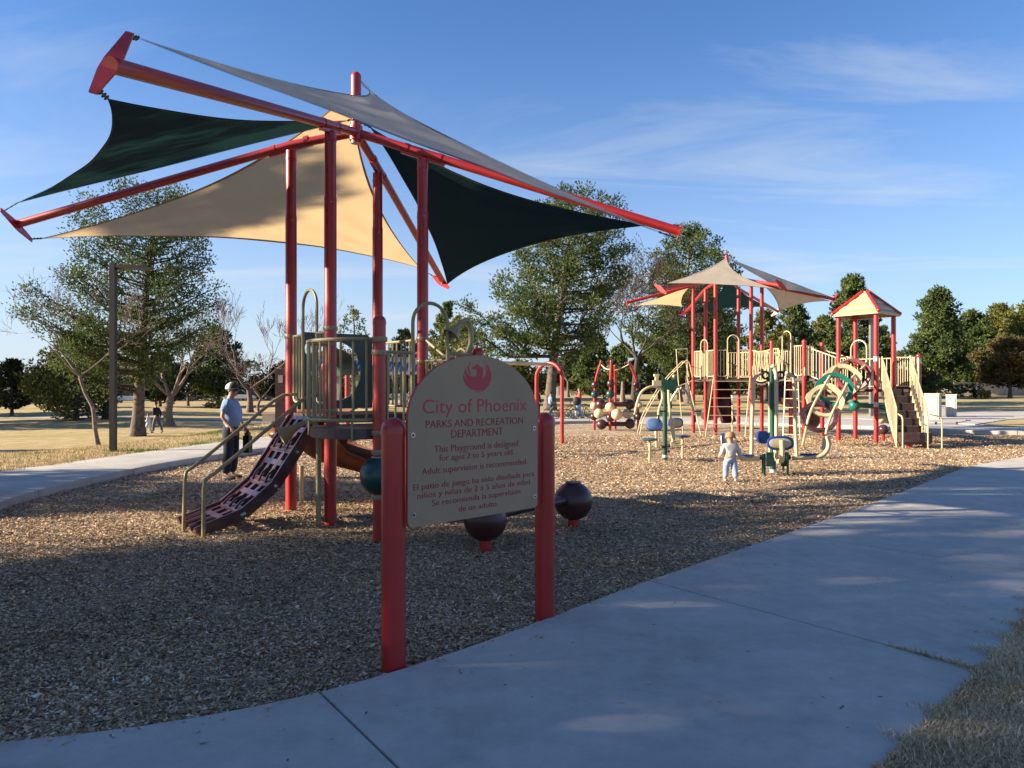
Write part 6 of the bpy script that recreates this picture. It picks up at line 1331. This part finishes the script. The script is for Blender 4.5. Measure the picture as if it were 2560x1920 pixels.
# background belt of bushes and distant trees, each its own
rgb = random.Random(5)
far = []
px = -30
while px < 2600:
    Yf = rgb.uniform(128, 150); far.append((px, Yf, rgb.uniform(900, 945), rgb.uniform(85, 140))); px += rgb.uniform(36, 54)
kinds = ['left of the lawn', 'near the far street', 'behind the shelter', 'behind the sign', 'behind the ball climber', 'behind the far structure', 'behind the peaked roof', 'near the right edge']
for i, (px, Yf, pt, w) in enumerate(far):
    x = (px - 1280) / FPX * Yf; z = zg(x, Yf); H = CAM_H + (HOR - pt) / FPX * Yf - z; R_ = w * Yf / 3840
    LM = [(-30, 'beyond the left edge of the lawn'), (60, 'behind the stubby palm'), (140, 'right of the stubby palm'), (240, 'behind the crooked pale tree'), (330, 'behind the big left pine trunk'), (420, 'behind the spreading bare tree'), (490, 'behind the slim sapling'), (560, 'behind the low dark hedge'), (620, 'behind the tall twiggy tree'), (700, 'left of the brown slide side board'), (790, 'behind the near climber'), (870, 'behind the round balcony'), (960, 'behind the domed red post'), (1040, 'behind the front guard rails'), (1110, 'behind the left shoulder of the sign'), (1180, 'behind the crown of the sign'), (1260, 'behind the right shoulder of the sign'), (1320, 'left of the red swing arch'), (1380, 'inside the red swing arch'), (1440, 'behind the kid in orange'), (1500, 'behind the left of the ball climber'), (1570, 'behind the right of the ball climber'), (1640, 'behind the crown-plated machine'), (1710, 'behind the curved climber'), (1770, 'behind the wide rung ladder'), (1840, 'behind the brown straight slide'), (1900, 'behind the slatted bridge'), (1960, 'behind the narrow rung ladder'), (2030, 'behind the teal hood'), (2090, 'behind the ring climber'), (2150, 'under the peaked roof'), (2210, 'behind the stair landing'), (2270, 'behind the stair rail'), (2330, 'behind the broad cream cabinet'), (2400, 'behind the slim pale cabinet'), (2460, 'over the pinkish wall'), (2530, 'at the right edge of the park'), (2600, 'beyond the right edge')]
    lm = min(LM, key=lambda q_: abs(q_[0] - px)); LMU = globals().setdefault('LMU', {}); LMU[lm[1]] = LMU.get(lm[1], 0) + 1
    root = thing('distant_tree', (x, Yf, z), ('%s tree, far row, ' % (('dark', 'green', 'dark', 'olive')[i % 4])) + ('', 'next right of the one ', 'two right of the one ', 'three right of the one ')[LMU[lm[1]] - 1] + lm[1], 'tree', 'distant trees lining the park'); q = random.Random(i + 60)
    MB().tube([(x, Yf, z - .1), (x, Yf, z + H * .5)], [.28, .15], 6).build('trunk', BARK, root)
    C = [(x + q.gauss(0, .5) * R_, Yf + q.gauss(0, .4) * R_, z + H * q.uniform(.12, .92) ** .9) for _ in range(46)]
    leaves('crown', C, R_ * .36, 44, .60, .15, (PINE3, PINE, PINE3, OLIVE)[i % 4], root, .3, .8, i)
for i, (px, py, w, h, Yb, lb) in enumerate(((2395, 986, 40, 38, 100, 'trimmed round bush left of the clipped dark shrubs'), (2440, 984, 44, 45, 98, 'dark clipped bush near the pink wall'), (2462, 985, 34, 22, 96, 'low yellowish hedge before the dark clipped bush'), (2340, 988, 60, 50, 102, 'grey-green bush behind the broad cabinet'), (540, 1003, 60, 26, 88, 'low dark hedge behind the man in blue'), (200, 1002, 110, 40, 84, 'olive bush beside the far left house'), (1890, 990, 60, 50, 95, 'leafy bush behind the bridge'), (2000, 990, 80, 40, 98, 'dark bush behind the spiral slide'), (1745, 985, 40, 14, 118, 'reddish bush before the arched house'))):
    x = (px - 1280) / FPX * Yb; z = zg(x, Yb); R_ = w * Yb / 3840; H = h * Yb / 1920; o0 = thing('bush', (x, Yb, z), lb, 'bush', 'bushes far across the lawn'); q = random.Random(i)
    MB().tube([(x, Yb, z - .1), (x, Yb, z + H * .5)], [.1, .05], 5).build('stem', BARK, o0)
    C = [(x + q.uniform(-.8, .8) * R_, Yb + q.uniform(-.8, .8) * R_, z + H * q.uniform(.15, .85)) for _ in range(22)]; leaves('foliage', C, min(R_, H) * .35, 40, .34, .07, (PINE, PINE3, PINE2)[i % 3], o0, .3, .8, i)
# palm at the far left
p = G(58, 1006); t = thing('palm_tree', p, 'stubby palm with a thick pale trunk at the far left', 'palm'); hp = 48 * p.y / 1920
MB().tube([p - V(0, 0, .1), p + V(0, 0, hp * .5), p + V(0, 0, hp)], [.42, .36, .55], 12).build('trunk', mat('palm_trunk', (.30, .22, .14), .9, .4, 6, .8, 20), t)
rp = random.Random(3)
for i in range(34):
    a = i * 2.4; el = rp.uniform(-.5, 1.1); d = V(math.cos(a) * math.cos(el), math.sin(a) * math.cos(el), math.sin(el)); st = p + V(0, 0, hp); ln = rp.uniform(1.5, 2.1); P_ = [st, st + d * ln * .5 + V(0, 0, .1), st + d * ln - V(0, 0, .35)]; sd3 = d.cross(V(0, 0, 1)).normalized(); b = MB()
    for q in range(9):
        f = (q + 1) / 9.5; c = P_[0].lerp(P_[1], f * 2) if f < .5 else P_[1].lerp(P_[2], f * 2 - 1)
        for s in (-1, 1): b.face(c, c + d * .10, c + sd3 * s * .42 * (1.1 - f * .6) + d * .25 - V(0, 0, .12))
    b.tube(P_, .02, 3); b.build('frond', mat('palm_frond', (.075, .095, .03) if True else None, .6, .3, 3), t, smooth=False)
# trees outside the frame on the left whose shadows fall across the play area and the path
pine('pine_tree', 'large pine outside the frame at the left shading the foreground', (-20.5, 2.8, 0), 9.1, [(.26, 2.0, 2.0), (.50, 2.2, 2.2), (.72, 2.5, 2.5), (.83, 4.4, 4.4), (.93, 4.4, 4.4), (1, 1.6, 1.6)], .36, nb=110, per=72, Ln=.24, Wn=.055, cr=.74, seed=51, group=GP)
pine('pine_tree', 'tall thin-crowned pine outside the frame behind the large one', (-21.8, 2.6, 0), 14.6, [(.52, 4.6, 4.6), (.62, 5.2, 5.2), (.75, 4.8, 4.8), (.88, 3.0, 3.0), (1, .4, .4)], .34, nb=72, per=40, Ln=.22, Wn=.05, cr=.62, seed=58, group=GP)
pine('pine_tree', 'second large pine outside the frame behind the viewer at the left', (-17.0, -3.8, 0), 12.8, [(.22, 3.5, 3.5), (.40, 6.0, 6.0), (.62, 6.4, 6.4), (.80, 5.0, 5.0), (1, .5, .5)], .42, nb=130, per=80, Ln=.24, Wn=.055, cr=.8, seed=52, group=GP)
pine('pine_tree', 'short pine outside the frame left of the walkway', (-23.0, 9.9, -.2), 7.9, [(.48, 1.4, 1.4), (.65, 2.2, 2.2), (.86, 1.9, 1.9), (1, .5, .5)], .2, nb=60, per=80, Ln=.2, Wn=.05, cr=.5, seed=53, group=GP)
pine('pine_tree', 'slender high-topped pine outside the frame left of the walkway', (-23.5, 9.1, -.2), 12.6, [(.88, 1.0, 1.0), (.94, 1.1, 1.1), (1, .4, .4)], .2, nb=16, per=80, Ln=.2, Wn=.05, cr=.42, seed=57, group=GP)
pine('pine_tree', 'broad pine outside the frame at the far left', (-29.0, 26.6, -.9), 11.3, [(.22, 1.6, 1.6), (.4, 2.9, 2.9), (.62, 3.1, 3.1), (.85, 2.1, 2.1), (1, .3, .3)], .36, nb=70, per=46, Ln=.24, Wn=.045, cr=.7, seed=54, group=GP)
pine('pine_tree', 'pine outside the frame beside the far left lawn', (-46.0, 52.0, -1.2), 13, [(.2, 3, 3), (.4, 5.2, 5.2), (.62, 5.1, 5.1), (.85, 3.1, 3.1), (1, .3, .3)], .36, nb=70, per=46, Ln=.34, Wn=.06, cr=.9, seed=55, group=GP)
for i, (x, y, z, h, lb) in enumerate(((-50, 60, -1.2, 14, 'tall pine outside the frame far down the left lawn'), (-58, 70, -1, 13, 'pine outside the frame near the far footpath'))):
    pine('pine_tree', lb, (x, y, z), h, [(.2, 2, 2), (.4, 4.4, 4.4), (.62, 4.6, 4.6), (.85, 2.8, 2.8), (1, .3, .3)], .36, nb=60, per=50, Ln=.36, Wn=.09, cr=.9, seed=70 + i, group=GP)
# ---------------------------------------------------------------- buildings, walls, cars, shelter
WALLP = mat('white_block_wall', (.62, .60, .56), .8, .1, 2); PINKW = mat('pinkish_block_wall', (.42, .34, .28), .85, .15, 2)
def wall(label, x0, x1, yb, Y, h, m, thick=.25):
    a = (x0 - 1280) / FPX * Y; b2 = (x1 - 1280) / FPX * Y; z = zg((a + b2) / 2, Y); t = thing('garden_wall', ((a + b2) / 2, Y, z), label, 'wall', 'block walls at the park edge')
    n = max(2, int((b2 - a) / 3.2)); w = (b2 - a) / n
    for i in range(n): MB().box((a + w * (i + .5), Y, z + h / 2 - .1), (w - .04, thick * .7, h + .2)).build('wall_panel', m, t, smooth=False)
    MB().box(((a + b2) / 2, Y, z + h + .04), (b2 - a, thick * 1.2, .09)).build('coping', m, t, smooth=False)
    for i in range(n + 1): MB().box((a + w * i, Y, z + h / 2), (.3, thick * 1.1, h + .25)).build('pier', m, t, smooth=False)
wall('bright white low wall between the red arch and the ball climber', 1394, 1456, 985, 124, 1.4, WALLP); wall('long white wall with shade in its colour behind the ball climber', 1462, 1560, 985, 130, 2.2, mat('shaded_white_wall', (.42, .42, .45), .8)); wall('pinkish wall under the right-hand conifers', 2385, 2640, 985, 118, 1.9, PINKW); wall('long pale wall behind the far structure', 1880, 2260, 985, 134, 1.7, PINKW)  # long white wall: its shade is put into the greyer base colour
def house(label, x0, x1, yt, Y, m, roof, d=9, gable=0, win=3):
    a = (x0 - 1280) / FPX * Y; b2 = (x1 - 1280) / FPX * Y; cx = (a + b2) / 2; z = zg(cx, Y); h = 2.8; hr = CAM_H + (HOR - yt) / FPX * Y - z; t = thing('house', (cx, Y, z), label, 'house', 'houses beyond the park'); w = b2 - a
    MB().box((cx, Y + d / 2, z + h / 2), (w, d, h)).build('walls', m, t, smooth=False); b = MB(); e = .6; q = z + h
    A = [V(a - e, Y - e, q), V(b2 + e, Y - e, q), V(b2 + e, Y + d + e, q), V(a - e, Y + d + e, q)]; r0, r1 = V(a + (d / 2 if not gable else -e), Y + d / 2, z + hr), V(b2 - (d / 2 if not gable else -e), Y + d / 2, z + hr)
    if r1.x < r0.x: r0.x = r1.x = cx
    b.face(A[0], A[1], r1, r0); b.face(A[2], A[3], r0, r1); b.face(A[1], A[2], r1); b.face(A[3], A[0], r0); b.face(A[3], A[2], A[1], A[0]); b.build('roof', roof, t, smooth=False)
    for i in range(win):
        x = a + w * (i + .5) / win; fr = MB().box((x, Y - .03, z + 1.5), (1.5, .08, 1.3)).build('window', mat('window_frame', (.6, .58, .55), .5), t, smooth=False); MB().box((x, Y - .08, z + 1.5), (1.3, .02, 1.1)).build('pane', mat('dark_glass', (.02, .025, .03), .1), fr, smooth=False)
    MB().box((a + w * .35, Y - .03, z + 1.05), (1.0, .06, 2.1)).build('door', mat('house_door', (.12, .06, .04), .5), t, smooth=False)
RF1 = mat('brown_shingle_roof', (.11, .075, .06), .9, .3, 4); RF2 = mat('grey_shingle_roof', (.16, .14, .13), .9, .3, 4); HW = mat('white_stucco', (.55, .53, .50), .85); HB = mat('beige_stucco', (.42, .35, .28), .85)
house('pale house half hidden by dark trees at the far left', -40, 130, 958, 104, HW, RF1, win=4); house('low white house beyond the lawn behind the man', 560, 660, 962, 150, HW, RF2, win=3); house('white gabled house seen under the left climber of the far structure', 1690, 1772, 950, 140, HW, RF2, gable=1, win=3)
house('brown-roofed house behind the ball climber', 1520, 1640, 962, 150, HB, RF1, win=4); house('beige house with a brown roof behind the shelter', 760, 960, 958, 150, HB, RF1, win=5)
def car(label, px, Y, m, yaw=0, cat='car', L_=4.6, H=1.6):
    x = (px - 1280) / FPX * Y; z = zg(x, Y) + .03; t = thing('parked_car', (x, Y, z), label, cat, 'cars parked beyond the park'); c, s = math.cos(yaw), math.sin(yaw)
    Q = lambda u, w, d: V(x + u * c - d * s, Y + u * s + d * c, z + w)
    body = [(-L_/2, .35), (-L_/2, .75), (-L_/2 + .1, .95), (-L_/2 + .8, 1.0), (L_/2 - 1.2, 1.0), (L_/2 - .2, .85), (L_/2, .6), (L_/2, .35)]
    cabn = [(-L_/2 + .35, .98), (-L_/2 + .75, H - .05), (-L_/2 + 1.2, H), (L_/2 - 2.1, H), (L_/2 - 1.15, .98)]
    MB().prism(body, lambda u, v, d: Q(u, v, d), -.88, .88).build('body', m, t, ang=30); MB().prism(cabn, lambda u, v, d: Q(u, v, d), -.76, .76).build('cabin', mat('car_glass', (.015, .018, .02), .08), t, ang=30)
    MB().prism([(u, v + .012) for u, v in cabn[1:4]] + [(cabn[3][0], H - .06), (cabn[1][0] + .3, H - .06)], lambda u, v, d: Q(u, v, d), -.74, .74).build('roof_panel', m, t, ang=30)
    for u in (-L_/2 + .85, L_/2 - .85):
        for d in (-.82, .82): w = MB().tube([Q(u, .33, d - .1), Q(u, .33, d + .1)], .33, 18).build('wheel', BLACK, t); MB().tube([Q(u, .33, d - .112), Q(u, .33, d + .112)], .19, 12).build('rim', STEEL, w)
    for d in (-.6, .6): MB().sphere(Q(L_/2 - .03, .68, d), .11, 8, 6, (.5, 1, .7)).build('headlight', mat('headlight_glass', (.7, .7, .7), .1), t)
WC = mat('white_car_paint', (.70, .70, .70), .25, .03, 2, coat=.6); DC = mat('dark_car_paint', (.03, .032, .035), .25, .03, 2, coat=.6); SV = mat('silver_car_paint', (.36, .38, .40), .25, .03, 2, coat=.6)
car('white SUV parked beyond the lawn just right of the man in blue', 601, 126, WC, R(8), 'SUV', 4.7, 1.75); car('dark car parked behind the two bare trunks', 690, 128, DC, R(4)); car('white car glimpsed between the lamp post and the big pine', 322, 112, WC, R(5)); car('silver car parked by the far left house', 158, 108, SV, R(180)); car('white car beyond the lawn behind the far structure', 1726, 132, WC, R(180)); car('silver car behind the rails of the near structure', 1005, 128, SV, R(0)); car('dark car parked far behind the big left pine', 452, 124, DC, R(3)); car('white van-like car beyond the bushes left of the man', 512, 134, WC, R(2), 'van', 5.2, 2.1)
# blue-roofed picnic shelter
Ys = 58; z = zg(-12, Ys); sh = thing('picnic_shelter', (-12, Ys + 3, z), 'picnic shelter with a blue ribbed metal roof seen through the rails', 'shelter')
xa, xb = (762 - 1280) / FPX * Ys, (1045 - 1280) / FPX * Ys; zt1, zt0 = CAM_H + (HOR - 888) / FPX * (Ys + 4), CAM_H + (HOR - 932) / FPX * Ys
BLR = mat('blue_metal_roof', (.045, .10, .24), .3, .1, 2, metal=.3); TANFA = mat('tan_fascia', (.38, .22, .12), .7)
n = 24
for i in range(n): x0 = xa + (xb - xa) * i / n; w = (xb - xa) / n; b = MB(); b.prism([(0, zt0), (4.2, zt1), (4.2, zt1 + .05), (0, zt0 + .05)], lambda u, v, d: V(x0 + d, Ys + u, v), .02, w - .02); b.bar((x0, Ys, zt0 + .08), (x0, Ys + 4.2, zt1 + .08), .05, .09); b.build('roof_panel', BLR, sh, smooth=False)
b = MB(); b.prism([(0, zt0), (4.2, zt1), (4.2, zt1 + .05), (0, zt0 + .05)], lambda u, v, d: V(xa + d, Ys + 8.4 - u, v), 0, xb - xa); b.build('rear_roof', BLR, sh, smooth=False)
MB().box(((xa + xb) / 2, Ys - .06, zt0 - .02), (xb - xa, .1, .22)).build('fascia', mat('grey_fascia', (.25, .25, .26), .6), sh, smooth=False); MB().box(((xa + xb) / 2, Ys + 4.2, zt1 + .14), (xb - xa + .1, .5, .14)).build('ridge_cap', TANFA, sh, smooth=False)
for i in range(5):
    for dy in (.5, 7.9): MB().box((xa + .5 + (xb - xa - 1) * i / 4, Ys + dy, (z + zt0) / 2), (.22, .22, zt0 - z + .1)).build('column', mat('shelter_column', (.36, .33, .30), .7), sh, smooth=False)
for i in range(3):
    cx = xa + (xb - xa) * (i + .5) / 3; tb = thing('picnic_table', (cx, Ys + 3, z), ('picnic table under the left part of the blue shelter', 'picnic table under the middle of the blue shelter', 'picnic table under the right part of the blue shelter')[i], 'picnic table', 'picnic tables under the shelter')
    MB().box((cx, Ys + 3, z + .75), (1.9, .8, .06)).build('table_top', mat('table_concrete', (.35, .34, .33), .8), tb, smooth=False); MB().box((cx, Ys + 3, z + .36), (.5, .4, .72)).build('pedestal', mat('table_concrete', (.35, .34, .33)), tb, smooth=False)
    for s in (-1, 1): MB().box((cx, Ys + 3 + s * .7, z + .44), (1.9, .3, .06)).box((cx, Ys + 3 + s * .7, z + .2), (.3, .2, .42)).build('bench_seat', mat('table_concrete', (.35, .34, .33)), tb, smooth=False)
for px, lb in ((1557, 'pine trunk standing behind the ball climber at the right'), (1765, 'bare pine trunk behind the left posts of the far structure'), (1700, 'pale pine trunk between the exercise machine and the far structure'), (1966, 'pine trunk behind the rung ladder')):
    Yt = 74; x = (px - 1280) / FPX * Yt; T(px, Yt, 835 + (px % 7) * 8, 90, 'pine with a clean straight trunk, ' + lb.split(' ', 2)[2], P=[(.42, .6, .6), (.55, 1, 1), (.75, .9, .9), (1, .2, .2)], m=PINE, seed=px, nb=30, per=34, tr=.24, bark=PALEBARK)
# tan island of grass inside the plaza, fallen leaves on the path
isl = [(18.9, 30.95), (20.5, 31.4), (23.6, 32.0), (27, 32.3), (33, 34), (33, 37.5), (27.2, 37.4), (24.2, 36.2), (21.5, 33.6)]
for ch in [o for o in bpy.data.objects if o.name.startswith('pavement')]: pass
n = 130; rl = random.Random(8); b = MB()
for i in range(n):
    f = rl.random(); q = rl.randrange(2 * SUB, 7 * SUB); a, c = INNER[q], OUTER[q]; p = a.lerp(c, f) + V(rl.uniform(-.2, .2), rl.uniform(-.2, .2)).to_2d() if False else a + (c - a) * f
    x, y = p.x + rl.uniform(-.15, .15), p.y + rl.uniform(-.15, .15); z0 = hz(x, y) + .003; an = rl.uniform(0, 6.28); L2 = rl.uniform(.008, .02); w2 = L2 * .3; d = V(math.cos(an), math.sin(an), 0); s = V(-d.y, d.x, 0)
    b.face(V(x, y, z0) - d * L2, V(x, y, z0 + .003) + s * w2, V(x, y, z0 + .004) + d * L2, V(x, y, z0 + .002) - s * w2)
o = b.build('leaf_litter', mat('dry_leaf', (.09, .06, .045), .9), None, smooth=False); tag(o, 'tiny dry leaves and seeds strewn over the concrete path', 'leaf litter', kind='stuff')
